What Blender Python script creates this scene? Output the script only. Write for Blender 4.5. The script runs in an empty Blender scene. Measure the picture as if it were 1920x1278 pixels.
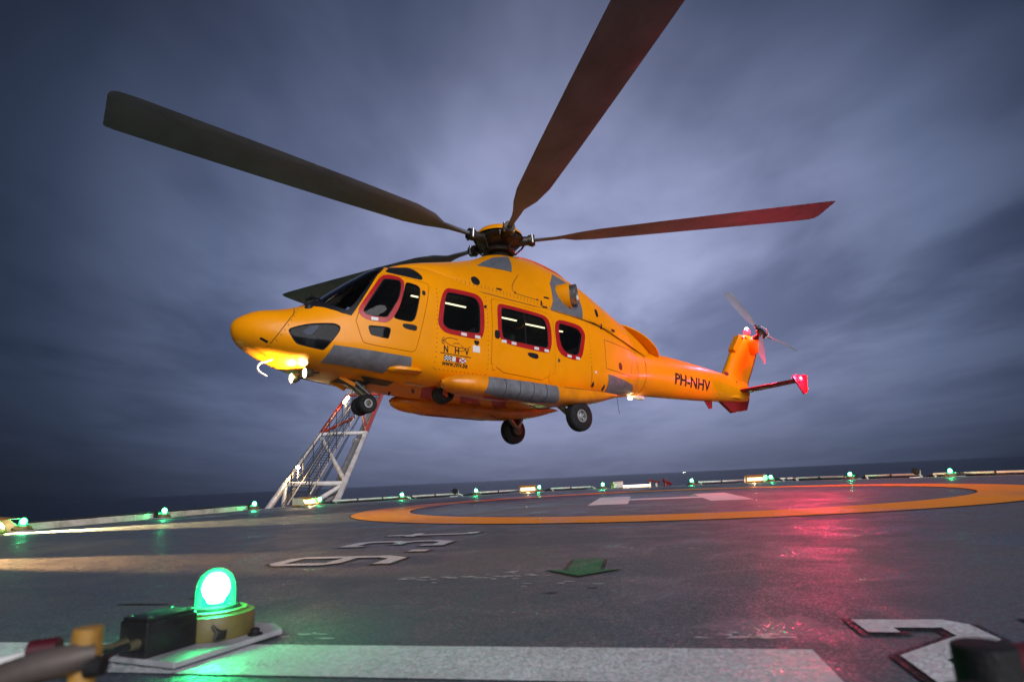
import bpy, bmesh, math, random
import numpy as np
from mathutils import Vector, Matrix, Euler, geometry

S = bpy.context.scene
COLL = S.collection
R = math.radians
random.seed(7)

# ---------------------------------------------------------------- camera
cam_d = bpy.data.cameras.new("camera")
cam = bpy.data.objects.new("camera", cam_d)
COLL.objects.link(cam)
S.camera = cam
cam_d.sensor_width = 36.0
cam_d.lens = 21.63
cam_d.clip_start = 0.05
cam_d.clip_end = 200000
cam_d.dof.use_dof = True
cam_d.dof.focus_distance = 12.5
cam_d.dof.aperture_fstop = 2.8
PITCH, ROLL, CAMH = 0.2214, 0.0466, 0.5411
_rm = Matrix.Rotation(PITCH, 3, 'X') @ Matrix.Rotation(ROLL, 3, 'Y')
_c = [_rm.col[0], _rm.col[2], -_rm.col[1]]
_m = Matrix(((_c[0][0], _c[1][0], _c[2][0]), (_c[0][1], _c[1][1], _c[2][1]), (_c[0][2], _c[1][2], _c[2][2])))
cam.matrix_world = Matrix.Translation((0, 0, CAMH)) @ _m.to_4x4()

# ---------------------------------------------------------------- sky at dusk, overcast
SUN_EL, SUN_AZ = R(21), R(292)          # azimuth measured from +X, counter-clockwise
w = bpy.data.worlds.new("World")
S.world = w
w.use_nodes = True
nt = w.node_tree
for n in list(nt.nodes):
    nt.nodes.remove(n)


def nd(tree, typ, **kw):
    n = tree.nodes.new(typ)
    for k, v in kw.items():
        if k.startswith('i_'):
            key = k[2:]
            key = int(key) if key.isdigit() else key
            n.inputs[key].default_value = v
        else:
            setattr(n, k, v)
    return n


def mth(tree, op, a, b=None, c=None, clamp=False):
    n = tree.nodes.new('ShaderNodeMath')
    n.operation = op
    n.use_clamp = clamp
    for i, v in enumerate((a, b, c)):
        if v is None:
            continue
        if isinstance(v, (int, float)):
            n.inputs[i].default_value = v
        else:
            tree.links.new(v, n.inputs[i])
    return n.outputs[0]


def ramp(tree, fac, stops, interp='LINEAR'):
    n = tree.nodes.new('ShaderNodeValToRGB')
    n.color_ramp.interpolation = interp
    el = n.color_ramp.elements
    while len(el) < len(stops):
        el.new(0.5)
    for e, (p, c) in zip(el, stops):
        e.position = p
        e.color = (c, c, c, 1) if isinstance(c, (int, float)) else (*c, 1)
    tree.links.new(fac, n.inputs[0])
    return n.outputs[0]


def mix(tree, fac, a, b, typ='MIX'):
    n = tree.nodes.new('ShaderNodeMix')
    n.data_type = 'RGBA'
    n.blend_type = typ
    for sock, v in ((n.inputs[0], fac), (n.inputs[6], a), (n.inputs[7], b)):
        if isinstance(v, (int, float)):
            sock.default_value = v
        elif isinstance(v, tuple):
            sock.default_value = (*v, 1)
        else:
            tree.links.new(v, sock)
    return n.outputs[2]


GLOW_AZ, GLOW_EL = R(85), R(17)          # the brightest, thinnest part of the cloud deck
tc = nd(nt, 'ShaderNodeTexCoord')
vn = nd(nt, 'ShaderNodeVectorMath', operation='NORMALIZE')
nt.links.new(tc.outputs['Generated'], vn.inputs[0])
sep = nd(nt, 'ShaderNodeSeparateXYZ')
nt.links.new(vn.outputs[0], sep.inputs[0])
sky = nd(nt, 'ShaderNodeTexSky', sky_type='NISHITA', sun_disc=False)
sky.sun_elevation = SUN_EL
sky.sun_rotation = math.pi / 2 - SUN_AZ
dt = nd(nt, 'ShaderNodeVectorMath', operation='DOT_PRODUCT')
nt.links.new(vn.outputs[0], dt.inputs[0])
dt.inputs[1].default_value = (math.cos(GLOW_EL) * math.cos(GLOW_AZ), math.cos(GLOW_EL) * math.sin(GLOW_AZ), math.sin(GLOW_EL))
# flat cloud deck: direction projected on a plane overhead
zc = mth(nt, 'ADD', mth(nt, 'MAXIMUM', sep.outputs[2], 0.0), 0.10)
cx = mth(nt, 'DIVIDE', sep.outputs[0], zc)
cy = mth(nt, 'DIVIDE', sep.outputs[1], zc)
cmb = nd(nt, 'ShaderNodeCombineXYZ')
nt.links.new(cx, cmb.inputs[0])
nt.links.new(mth(nt, 'MULTIPLY', cy, 0.55), cmb.inputs[1])
n1 = nd(nt, 'ShaderNodeTexNoise', i_Scale=0.85, i_Detail=5.0, i_Roughness=0.5, i_Distortion=0.35)
nt.links.new(cmb.outputs[0], n1.inputs['Vector'])
n2 = nd(nt, 'ShaderNodeTexNoise', i_Scale=2.4, i_Detail=4.0, i_Roughness=0.5, i_Distortion=0.3)
nt.links.new(cmb.outputs[0], n2.inputs['Vector'])
cl = mth(nt, 'ADD', mth(nt, 'MULTIPLY', n1.outputs[0], 0.72), mth(nt, 'MULTIPLY', n2.outputs[0], 0.28))
cl = ramp(nt, cl, [(0.36, 0.0), (0.62, 1.0)], 'EASE')
glow = ramp(nt, dt.outputs['Value'], [(0.45, 0.0), (0.68, 0.05), (0.77, 0.13), (0.866, 0.34), (0.94, 0.68), (0.985, 0.94), (1.0, 1.0)], 'B_SPLINE')
elv = ramp(nt, sep.outputs[2], [(0.0, 0.50), (0.03, 0.62), (0.08, 0.86), (0.20, 1.0), (0.42, 1.0), (0.56, 0.78), (0.75, 0.55), (1.0, 0.5)], 'B_SPLINE')
base = ramp(nt, glow, [(0.0, (0.0060, 0.0095, 0.0190)), (0.12, (0.024, 0.034, 0.064)), (0.36, (0.094, 0.119, 0.205)), (1.0, (0.29, 0.315, 0.49))])
base = mix(nt, 1.0, base, elv, 'MULTIPLY')
dark = mix(nt, 1.0, base, (0.43, 0.46, 0.51), 'MULTIPLY')
lowz = ramp(nt, sep.outputs[2], [(0.02, 0.0), (0.22, 1.0)], 'EASE')
cl = mth(nt, 'ADD', 0.62, mth(nt, 'MULTIPLY', mth(nt, 'SUBTRACT', cl, 0.62), mth(nt, 'ADD', 0.22, mth(nt, 'MULTIPLY', lowz, 0.78))))
cloudcol = mix(nt, cl, dark, base)
bg1 = nd(nt, 'ShaderNodeBackground', i_Strength=0.05)
nt.links.new(sky.outputs[0], bg1.inputs[0])
bg2 = nd(nt, 'ShaderNodeBackground', i_Strength=1.0)
nt.links.new(cloudcol, bg2.inputs[0])
mx = nd(nt, 'ShaderNodeMixShader', i_0=0.992)      # the cloud deck covers nearly all of the clear sky
nt.links.new(bg1.outputs[0], mx.inputs[1])
nt.links.new(bg2.outputs[0], mx.inputs[2])
wo = nd(nt, 'ShaderNodeOutputWorld')
nt.links.new(mx.outputs[0], wo.inputs[0])

sun_d = bpy.data.lights.new("sun", 'SUN')  # soft light from behind the camera, standing in for the platform's floodlights
sun_d.energy = 2.3
sun_d.angle = R(55)
sun_d.color = (0.95, 0.95, 1.0)
sun = bpy.data.objects.new("sun", sun_d)
COLL.objects.link(sun)
_sd = Vector((math.cos(SUN_EL) * math.cos(SUN_AZ), math.cos(SUN_EL) * math.sin(SUN_AZ), math.sin(SUN_EL)))
sun.rotation_euler = _sd.to_track_quat('Z', 'Y').to_euler()
sun.location = (0, -20, 30)

vs = S.view_settings
S.display_settings.display_device = 'sRGB'
vs.view_transform = 'Standard'
vs.look = 'None'
vs.exposure = 0.6
vs.gamma = 1.0
vs.use_curve_mapping = False
S.render.engine = 'CYCLES'
cy_ = S.cycles
cy_.max_bounces = 6
cy_.diffuse_bounces = 3
cy_.glossy_bounces = 3
cy_.transmission_bounces = 4
cy_.transparent_max_bounces = 12
cy_.sample_clamp_indirect = 4.0
cy_.caustics_reflective = False
cy_.caustics_refractive = False
cy_.use_denoising = True

# ---------------------------------------------------------------- materials
MATS = {}


def newmat(name):
    m = bpy.data.materials.new(name)
    m.use_nodes = True
    MATS[name] = m
    t = m.node_tree
    b = t.nodes['Principled BSDF']
    return m, t, b


def setb(b, **kw):
    for k, v in kw.items():
        key = k.replace('_', ' ')
        b.inputs[key].default_value = (*v, 1) if isinstance(v, tuple) and len(v) == 3 else v


def objco(t, scale=(1, 1, 1)):
    tc = t.nodes.new('ShaderNodeTexCoord')
    mp = t.nodes.new('ShaderNodeMapping')
    mp.inputs['Scale'].default_value = scale
    t.links.new(tc.outputs['Object'], mp.inputs[0])
    return mp.outputs[0]


def noise(t, vec, scale, detail=4, rough=0.55, dist=0.0):
    n = t.nodes.new('ShaderNodeTexNoise')
    n.inputs['Scale'].default_value = scale
    n.inputs['Detail'].default_value = detail
    n.inputs['Roughness'].default_value = rough
    n.inputs['Distortion'].default_value = dist
    t.links.new(vec, n.inputs['Vector'])
    return n.outputs[0]


def bump(t, b, h, strength, dist):
    n = t.nodes.new('ShaderNodeBump')
    n.inputs['Strength'].default_value = strength
    n.inputs['Distance'].default_value = dist
    t.links.new(h, n.inputs['Height'])
    t.links.new(n.outputs[0], b.inputs['Normal'])


def paint(name, col, rough=0.35, metal=0.0, var=0.18, scale=3.0, coat=0.0, dirt=None, bmp=0.0, spec=0.5):
    m, t, b = newmat(name)
    v = objco(t)
    n = noise(t, v, scale, 6, 0.6, 0.4)
    lo = tuple(c * (1 - var) for c in col) if dirt is None else dirt
    c = mix(t, ramp(t, n, [(0.30, 0.0), (0.62, 1.0)]), lo, col)
    t.links.new(c, b.inputs['Base Color'])
    r = ramp(t, noise(t, v, scale * 2.7, 4), [(0.25, max(0.02, rough * 0.75)), (0.75, min(1, rough * 1.3))])
    t.links.new(r, b.inputs['Roughness'])
    setb(b, Metallic=metal, Coat_Weight=coat, Coat_Roughness=0.12, Specular_IOR_Level=spec)
    if bmp:
        bump(t, b, noise(t, v, scale * 12, 3), bmp, 0.01)
    return m


YEL = (0.86, 0.298, 0.001)
paint('yellow_paint', YEL, 0.34, var=0.10, scale=1.6, coat=0.12, spec=0.25)
paint('belly_yellow', (0.80, 0.25, 0.003), 0.34, var=0.3, scale=3.0, coat=0.2)
paint('red_paint', (0.42, 0.010, 0.016), 0.34, var=0.2, coat=0.2)
paint('orange_red_paint', (0.62, 0.085, 0.008), 0.4, var=0.15)
paint('maroon_paint', (0.22, 0.012, 0.014), 0.4, var=0.2)
paint('maroon_dark', (0.075, 0.004, 0.012), 0.5, var=0.3)
paint('black_rubber', (0.012, 0.012, 0.013), 0.75, var=0.4, scale=9, bmp=0.3, spec=0.3)
paint('black_trim', (0.012, 0.013, 0.017), 0.42, var=0.3, spec=0.25)
paint('panel_line', (0.06, 0.028, 0.004), 0.7, var=0.3)
paint('hub_metal', (0.055, 0.042, 0.032), 0.42, metal=0.6, var=0.6, scale=6)
paint('blade_skin', (0.195, 0.225, 0.285), 0.6, var=0.35, scale=1.2, spec=0.25)
paint('blade_root', (0.055, 0.045, 0.040), 0.5, var=0.35, scale=3)
paint('bare_metal', (0.42, 0.42, 0.43), 0.32, metal=0.9, var=0.3, scale=6)
paint('strut_metal', (0.16, 0.14, 0.085), 0.4, metal=0.6, var=0.4, scale=7)
paint('rim_grey', (0.36, 0.36, 0.37), 0.45, metal=0.3, var=0.45, scale=9)
paint('float_fabric', (0.150, 0.158, 0.185), 0.62, var=0.28, scale=5, dirt=(0.095, 0.095, 0.10), bmp=0.45)
paint('panel_grey', (0.135, 0.145, 0.17), 0.5, var=0.3, scale=4)
paint('liner_grey', (0.06, 0.06, 0.066), 0.8, var=0.3)
paint('seat_fabric', (0.055, 0.05, 0.052), 0.85, var=0.3, scale=8)
paint('label_white', (0.72, 0.70, 0.70), 0.5, var=0.12, scale=20)
paint('white_paint', (0.76, 0.74, 0.72), 0.42, var=0.16, scale=2.5, dirt=(0.52, 0.47, 0.42))
paint('boom_red', (0.50, 0.045, 0.022), 0.45, var=0.3, scale=2.0)
paint('boom_white', (0.74, 0.72, 0.71), 0.45, var=0.2, scale=1.5, dirt=(0.50, 0.44, 0.39))
paint('pipe_grey', (0.26, 0.25, 0.25), 0.5, var=0.3, scale=2)
paint('grating_dark', (0.055, 0.055, 0.06), 0.6, metal=0.3, var=0.4)
paint('plate_paint', (0.36, 0.36, 0.38), 0.6, var=0.35, scale=6)
paint('lamp_base_paint', (0.135, 0.11, 0.030), 0.5, var=0.4, scale=14, dirt=(0.10, 0.085, 0.03))
paint('rust_yellow', (0.50, 0.26, 0.035), 0.55, var=0.5, scale=16, dirt=(0.20, 0.10, 0.025), bmp=0.2)
paint('box_black', (0.016, 0.016, 0.017), 0.38, var=0.35, scale=18)
paint('cable_black', (0.02, 0.02, 0.02), 0.5, var=0.3)
paint('cream_paint', (0.66, 0.56, 0.44), 0.45, var=0.25, scale=5)
paint('rail_brown', (0.16, 0.13, 0.115), 0.42, metal=0.4, var=0.5, scale=11)
paint('kerb_paint', (0.60, 0.57, 0.50), 0.6, var=0.3, scale=3.0, dirt=(0.33, 0.30, 0.25))
paint('ship_grey', (0.12, 0.13, 0.15), 0.6)
paint('fire_red', (0.20, 0.012, 0.010), 0.45, var=0.3)
paint('steel_dark', (0.06, 0.06, 0.065), 0.5, metal=0.4, var=0.4)


def emis(name, col, strength, base=(0.02, 0.02, 0.02)):
    m, t, b = newmat(name)
    setb(b, Base_Color=base, Emission_Color=col, Emission_Strength=strength, Roughness=0.3)
    return m


emis('green_bulb', (0.36, 1.0, 0.58), 170.0)
emis('flood_tube', (1.0, 0.78, 0.44), 7.0)
emis('flood_face', (1.0, 0.66, 0.28), 3.0)
emis('cabin_strip', (1.0, 0.88, 0.50), 2.6)
emis('landing_lens', (1.0, 0.86, 0.55), 22.0)
emis('red_beacon', (1.0, 0.010, 0.022), 7.0)
emis('beacon_core', (1.0, 0.62, 0.40), 14.0)
emis('belly_lens', (1.0, 0.84, 0.55), 3.5)
emis('boom_lamp', (1.0, 0.72, 0.40), 20.0)
emis('ship_lamp', (1.0, 0.85, 0.7), 14.0)
emis('strip_white', (1.0, 0.90, 0.72), 2.2)


def glassy(name, tint, opac, gloss_rough=0.04, em=None, gcol=(1, 1, 1), refl=1.0):
    """thin sheet: tinted see-through plus a Fresnel mirror"""
    m = bpy.data.materials.new(name)
    m.use_nodes = True
    MATS[name] = m
    t = m.node_tree
    for n in list(t.nodes):
        t.nodes.remove(n)
    tr = nd(t, 'ShaderNodeBsdfTransparent')
    tr.inputs[0].default_value = (*tint, 1)
    df = nd(t, 'ShaderNodeBsdfDiffuse')
    df.inputs[0].default_value = (0.012, 0.013, 0.016, 1) if em is None else (0.02, 0.25, 0.12, 1)
    m1 = nd(t, 'ShaderNodeMixShader', i_0=opac)
    t.links.new(tr.outputs[0], m1.inputs[1])
    t.links.new(df.outputs[0], m1.inputs[2])
    gl = nd(t, 'ShaderNodeBsdfGlossy', i_Roughness=gloss_rough)
    gl.inputs[0].default_value = (*gcol, 1)
    fr = nd(t, 'ShaderNodeFresnel', i_IOR=1.45)
    m2 = nd(t, 'ShaderNodeMixShader')
    t.links.new(mth(t, 'MULTIPLY', fr.outputs[0], refl), m2.inputs[0])
    t.links.new(m1.outputs[0], m2.inputs[1])
    t.links.new(gl.outputs[0], m2.inputs[2])
    last = m2.outputs[0]
    if em:
        e = nd(t, 'ShaderNodeEmission', i_Strength=em[1])
        e.inputs[0].default_value = (*em[0], 1)
        ad = nd(t, 'ShaderNodeAddShader')
        t.links.new(last, ad.inputs[0])
        t.links.new(e.outputs[0], ad.inputs[1])
        last = ad.outputs[0]
    o = nd(t, 'ShaderNodeOutputMaterial')
    t.links.new(last, o.inputs[0])
    return m


glassy('cabin_glass', (0.60, 0.62, 0.64), 0.22, refl=0.5)
glassy('dark_glass', (0.34, 0.35, 0.37), 0.40, refl=0.30)
glassy('windscreen_glass', (0.86, 0.89, 0.94), 0.06)
glassy('green_dome', (0.10, 0.85, 0.42), 0.25, em=((0.02, 1.0, 0.36), 0.38))


# helideck paint: dark grey non-slip coating, worn and damp in patches
def deckmat(name, col, dirtcol, grit=0.55):
    m, t, b = newmat(name)
    v = objco(t)
    big = noise(t, v, 0.35, 5, 0.6, 0.6)
    mid = noise(t, v, 1.7, 6, 0.62, 0.8)
    fine = noise(t, v, 46.0, 3, 0.6)
    grain = noise(t, v, 150.0, 2, 0.6)
    streak = noise(t, objco(t, (0.7, 5.0, 1)), 1.6, 5, 0.6, 0.4)
    c = mix(t, ramp(t, mid, [(0.33, 0.0), (0.66, 1.0)]), dirtcol, col)
    c = mix(t, mth(t, 'MULTIPLY', ramp(t, streak, [(0.55, 0.0), (0.75, 1.0)]), 0.30), c, tuple(min(1, x * 1.35) for x in col))
    c = mix(t, mth(t, 'MULTIPLY', ramp(t, fine, [(0.35, 1.0), (0.62, 0.0)]), 0.45), c, tuple(x * 0.55 for x in col))
    c = mix(t, mth(t, 'MULTIPLY', ramp(t, big, [(0.35, 1.0), (0.55, 0.0)]), 0.35), c, tuple(x * 0.6 for x in dirtcol))
    t.links.new(c, b.inputs['Base Color'])
    wet = mth(t, 'ADD', mth(t, 'MULTIPLY', big, 0.45), mth(t, 'MULTIPLY', mid, 0.55))
    r = ramp(t, wet, [(0.38, 0.36), (0.47, 0.52), (0.56, 0.70)])
    t.links.new(r, b.inputs['Roughness'])
    t.links.new(ramp(t, wet, [(0.36, 0.55), (0.46, 0.33), (0.58, 0.20)]), b.inputs['Specular IOR Level'])
    h = mth(t, 'ADD', mth(t, 'MULTIPLY', fine, 0.6), mth(t, 'MULTIPLY', grain, 0.4))
    bump(t, b, h, grit, 0.005)
    # loose grit: every grain tilts its own way and glints on its own
    vo = t.nodes.new('ShaderNodeTexVoronoi')
    vo.inputs['Scale'].default_value = 130.0
    t.links.new(v, vo.inputs['Vector'])
    s1 = nd(t, 'ShaderNodeVectorMath', operation='SUBTRACT')
    t.links.new(vo.outputs['Color'], s1.inputs[0])
    s1.inputs[1].default_value = (.5, .5, .5)
    s2 = nd(t, 'ShaderNodeVectorMath', operation='SCALE')
    t.links.new(s1.outputs[0], s2.inputs[0])
    s2.inputs['Scale'].default_value = 0.42
    ge = t.nodes.new('ShaderNodeNewGeometry')
    s3 = nd(t, 'ShaderNodeVectorMath', operation='ADD')
    t.links.new(s2.outputs[0], s3.inputs[0])
    t.links.new(ge.outputs['Normal'], s3.inputs[1])
    s4 = nd(t, 'ShaderNodeVectorMath', operation='NORMALIZE')
    t.links.new(s3.outputs[0], s4.inputs[0])
    cs = nd(t, 'ShaderNodeSeparateColor')
    t.links.new(vo.outputs['Color'], cs.inputs[0])
    # added glossy patches with ragged edges, placed to catch the red tail lights' reflection
    glint_patch = None
    for (pu, pv, ru, rv_) in ((.40, 2.44, .28, .18), (.26, 1.98, .24, .14)):
        sb_ = nd(t, 'ShaderNodeVectorMath', operation='SUBTRACT')
        t.links.new(v, sb_.inputs[0])
        sb_.inputs[1].default_value = (pu, pv, 0)
        ml = nd(t, 'ShaderNodeVectorMath', operation='MULTIPLY')
        t.links.new(sb_.outputs[0], ml.inputs[0])
        ml.inputs[1].default_value = (1 / ru, 1 / rv_, 0)
        ln = nd(t, 'ShaderNodeVectorMath', operation='LENGTH')
        t.links.new(ml.outputs[0], ln.inputs[0])
        dd = mth(t, 'ADD', ln.outputs['Value'], mth(t, 'MULTIPLY', mth(t, 'SUBTRACT', noise(t, v, 5.0, 4, 0.65, 0.6), 0.5), 2.6))
        one = ramp(t, dd, [(0.55, 1.0), (1.0, 0.0)])
        glint_patch = one if glint_patch is None else mth(t, 'MAXIMUM', glint_patch, one)
    shiny = ramp(t, cs.outputs[0], [(0.76, 0.0), (0.84, 1.0)])
    t.links.new(mth(t, 'SUBTRACT', r, mth(t, 'ADD', mth(t, 'MULTIPLY', shiny, 0.20), mth(t, 'MULTIPLY', glint_patch, 0.11)), clamp=True), b.inputs['Roughness'])
    sp0 = b.inputs['Specular IOR Level'].links[0].from_socket
    t.links.new(mth(t, 'ADD', mth(t, 'ADD', sp0, mth(t, 'MULTIPLY', glint_patch, 0.9)), mth(t, 'MULTIPLY', shiny, 0.4)), b.inputs['Specular IOR Level'])
    bn = [q for q in t.nodes if q.bl_idname == 'ShaderNodeBump'][0]
    t.links.new(s4.outputs[0], bn.inputs['Normal'])
    return m


deckmat('deck_coating', (0.118, 0.140, 0.168), (0.084, 0.101, 0.124))
deckmat('deck_white', (0.72, 0.73, 0.77), (0.58, 0.59, 0.63), 0.4)
deckmat('deck_yellow', (0.96, 0.34, 0.004), (0.84, 0.28, 0.004), 0.4)
deckmat('deck_black', (0.018, 0.018, 0.02), (0.012, 0.012, 0.014), 0.4)
deckmat('deck_green', (0.010, 0.17, 0.075), (0.010, 0.12, 0.055), 0.4)

m, t, b = newmat('sea_water')
v = objco(t)
setb(b, Base_Color=(0.006, 0.012, 0.024), Roughness=0.35, Specular_IOR_Level=0.22)
bump(t, b, noise(t, v, 0.045, 6, 0.65, 0.5), 0.9, 14.0)


# ---------------------------------------------------------------- building helpers
def tag(o, label=None, cat=None, group=None, kind=None):
    if label:
        o['label'] = label
    if cat:
        o['category'] = cat
    if group:
        o['group'] = group
    if kind:
        o['kind'] = kind
    return o


def empty(name, loc=(0, 0, 0), rot=(0, 0, 0)):
    o = bpy.data.objects.new(name, None)
    o.empty_display_size = 0.2
    COLL.objects.link(o)
    o.location = loc
    o.rotation_euler = rot
    return o


def link(name, me, mat, parent=None):
    o = bpy.data.objects.new(name, me)
    if mat:
        for mm in (mat if isinstance(mat, (list, tuple)) else [mat]):
            me.materials.append(MATS[mm])
    COLL.objects.link(o)
    if parent is not None:
        o.parent = parent
    return o


def copy_tree(o, parent=None):
    c = o.copy()
    COLL.objects.link(c)
    if parent is not None:
        c.parent = parent
    for ch in o.children:
        copy_tree(ch, c)
    return c


def frame_of(d):
    d = Vector(d).normalized()
    a = Vector((0, 0, 1)) if abs(d.z) < 0.9 else Vector((1, 0, 0))
    u = a.cross(d).normalized()
    return u, d.cross(u).normalized(), d


class MB:
    def __init__(s):
        s.v, s.f = [], []

    def add(s, verts, faces):
        o = len(s.v)
        s.v += [tuple(p) for p in verts]
        s.f += [tuple(i + o for i in f) for f in faces]
        return s

    def box(s, c, size, rot=None, taper=1.0):
        hx, hy, hz = (k / 2 for k in size)
        pts = []
        for z in (-1, 1):
            k = taper if z > 0 else 1.0
            for x, y in ((-1, -1), (1, -1), (1, 1), (-1, 1)):
                pts.append(Vector((x * hx * k, y * hy * k, z * hz)))
        if rot is not None:
            pts = [rot @ p for p in pts]
        pts = [p + Vector(c) for p in pts]
        return s.add(pts, [(3, 2, 1, 0), (4, 5, 6, 7), (0, 1, 5, 4), (1, 2, 6, 5), (2, 3, 7, 6), (3, 0, 4, 7)])

    def cyl(s, p0, p1, r0, r1=None, n=14, caps=True):
        r1 = r0 if r1 is None else r1
        p0, p1 = Vector(p0), Vector(p1)
        u, v_, d = frame_of(p1 - p0)
        pts = []
        for p, r in ((p0, r0), (p1, r1)):
            for i in range(n):
                a = 2 * math.pi * i / n
                pts.append(p + u * (r * math.cos(a)) + v_ * (r * math.sin(a)))
        fs = [(i, (i + 1) % n, n + (i + 1) % n, n + i) for i in range(n)]
        if caps:
            fs += [tuple(range(n - 1, -1, -1)), tuple(range(n, 2 * n))]
        return s.add(pts, fs)

    def tube(s, pts, r, n=10, caps=True):
        pts = [Vector(p) for p in pts]
        rs = r if isinstance(r, (list, tuple)) else [r] * len(pts)
        d0 = (pts[1] - pts[0]).normalized()
        u, v_, _ = frame_of(d0)
        out = []
        for i, p in enumerate(pts):
            d = (pts[min(i + 1, len(pts) - 1)] - pts[max(i - 1, 0)]).normalized()
            u = (u - d * u.dot(d)).normalized()
            v_ = d.cross(u)
            for k in range(n):
                a = 2 * math.pi * k / n
                out.append(p + u * (rs[i] * math.cos(a)) + v_ * (rs[i] * math.sin(a)))
        fs = []
        for i in range(len(pts) - 1):
            for k in range(n):
                fs.append((i * n + k, i * n + (k + 1) % n, (i + 1) * n + (k + 1) % n, (i + 1) * n + k))
        if caps:
            fs += [tuple(range(n - 1, -1, -1)), tuple((len(pts) - 1) * n + k for k in range(n))]
        return s.add(out, fs)

    def lathe(s, prof, o=(0, 0, 0), axis=(0, 0, 1), n=28, close=False):
        u, v_, d = frame_of(axis)
        o = Vector(o)
        out = []
        for r, h in prof:
            for k in range(n):
                a = 2 * math.pi * k / n
                out.append(o + d * h + u * (r * math.cos(a)) + v_ * (r * math.sin(a)))
        m_ = len(prof)
        fs = []
        for i in range(m_ if close else m_ - 1):
            j = (i + 1) % m_
            for k in range(n):
                fs.append((i * n + k, i * n + (k + 1) % n, j * n + (k + 1) % n, j * n + k))
        return s.add(out, fs)

    def prism(s, poly, z0, z1):
        n = len(poly)
        a = sum(poly[i][0] * poly[(i + 1) % n][1] - poly[(i + 1) % n][0] * poly[i][1] for i in range(n))
        if a < 0:
            poly = poly[::-1]
        pts = [(x, y, z0) for x, y in poly] + [(x, y, z1) for x, y in poly]
        fs = [tuple(range(n - 1, -1, -1)), tuple(range(n, 2 * n))]
        fs += [(i, (i + 1) % n, n + (i + 1) % n, n + i) for i in range(n)]
        return s.add(pts, fs)

    def xf(s, M):
        s.v = [tuple(M @ Vector(p)) for p in s.v]
        return s

    def mesh(s, name, smooth=35, bevel=0.0, seg=2):
        me = bpy.data.meshes.new(name)
        me.from_pydata(s.v, [], s.f)
        bm = bmesh.new()
        bm.from_mesh(me)
        bmesh.ops.remove_doubles(bm, verts=bm.verts, dist=1e-6)
        bmesh.ops.recalc_face_normals(bm, faces=bm.faces)
        if bevel:
            eds = [e for e in bm.edges if len(e.link_faces) == 2 and e.calc_face_angle(0) > R(35)]
            bmesh.ops.bevel(bm, geom=eds, offset=bevel, segments=seg, affect='EDGES', profile=0.5, clamp_overlap=True)
        bm.to_mesh(me)
        bm.free()
        if smooth:
            me.polygons.foreach_set('use_smooth', [True] * len(me.polygons))
            me.set_sharp_from_angle(angle=R(smooth))
        return me

    def build(s, name, mat, parent=None, **kw):
        return link(name, s.mesh(name, **kw), mat, parent)


# ---------------------------------------------------------------- lofted skins and patches cut out of them
def pchip(xs, ys):
    n = len(xs)
    h = [xs[i + 1] - xs[i] for i in range(n - 1)]
    d = [(ys[i + 1] - ys[i]) / h[i] for i in range(n - 1)]
    mm = [0.0] * n
    mm[0], mm[-1] = d[0], d[-1]
    for i in range(1, n - 1):
        if d[i - 1] * d[i] > 0:
            w1 = 2 * h[i] + h[i - 1]
            w2 = h[i] + 2 * h[i - 1]
            mm[i] = (w1 + w2) / (w1 / d[i - 1] + w2 / d[i])
    xs_, ys_, h_, m_ = (np.array(q, float) for q in (xs, ys, h, mm))

    def f(x):
        x = np.clip(x, xs_[0], xs_[-1])
        i = np.clip(np.searchsorted(xs_, x, side='right') - 1, 0, n - 2)
        t = (x - xs_[i]) / h_[i]
        return ((1 + 2 * t) * (1 - t) ** 2 * ys_[i] + t * (1 - t) ** 2 * h_[i] * m_[i]
                + t * t * (3 - 2 * t) * ys_[i + 1] + t * t * (t - 1) * h_[i] * m_[i + 1])
    return f


class Loft:
    """closed skin along x; t is the girth angle: 0 top, + port, pi keel"""

    def __init__(s, st, yc=0.0):
        st = sorted(st)
        s.x0, s.x1, s.yc = st[0][0], st[-1][0], yc
        s.f = [pchip([q[0] for q in st], [q[k] for q in st]) for k in range(1, 7)]

    def P(s, x, t):
        x, t = np.asarray(x, float), np.asarray(t, float)
        zb, zt, w_, zw, n_t, n_b = (f(x) for f in s.f)
        c, sn = np.cos(t), np.sin(t)
        up = c >= 0
        n = np.where(up, n_t, n_b)
        hz = np.where(up, zt - zw, zw - zb)
        y = w_ * np.sign(sn) * np.abs(sn) ** (2 / n)
        z = zw + np.sign(c) * hz * np.abs(c) ** (2 / n)
        return np.stack([x, s.yc + y, z], -1)

    def N(s, x, t, e=2e-3):
        x = np.asarray(x, float)
        t = np.asarray(t, float)
        xa, xb = np.clip(x - e, s.x0, s.x1), np.clip(x + e, s.x0, s.x1)
        # step in t adapted so that both tangents stay finite
        dx = s.P(xb, t) - s.P(xa, t)
        dt_ = s.P(x, t + 6e-3) - s.P(x, t - 6e-3)
        n = np.cross(dx, dt_)
        ctr = np.stack([x, np.full_like(x, s.yc), (s.f[0](x) + s.f[1](x)) / 2], -1)
        sg = np.sign(np.sum(n * (s.P(x, t) - ctr), -1, keepdims=True))
        sg[sg == 0] = 1
        n = n * sg
        return n / np.maximum(1e-9, np.linalg.norm(n, axis=-1, keepdims=True))

    def T(s, x, z):
        zb, zt, w_, zw, n_t, n_b = (float(f(x)) for f in s.f)
        if z >= zw:
            return math.acos(min(1, max(0, (z - zw) / max(1e-6, zt - zw))) ** (n_t / 2))
        return math.pi - math.acos(min(1, max(0, (zw - z) / max(1e-6, zw - zb))) ** (n_b / 2))


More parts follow.
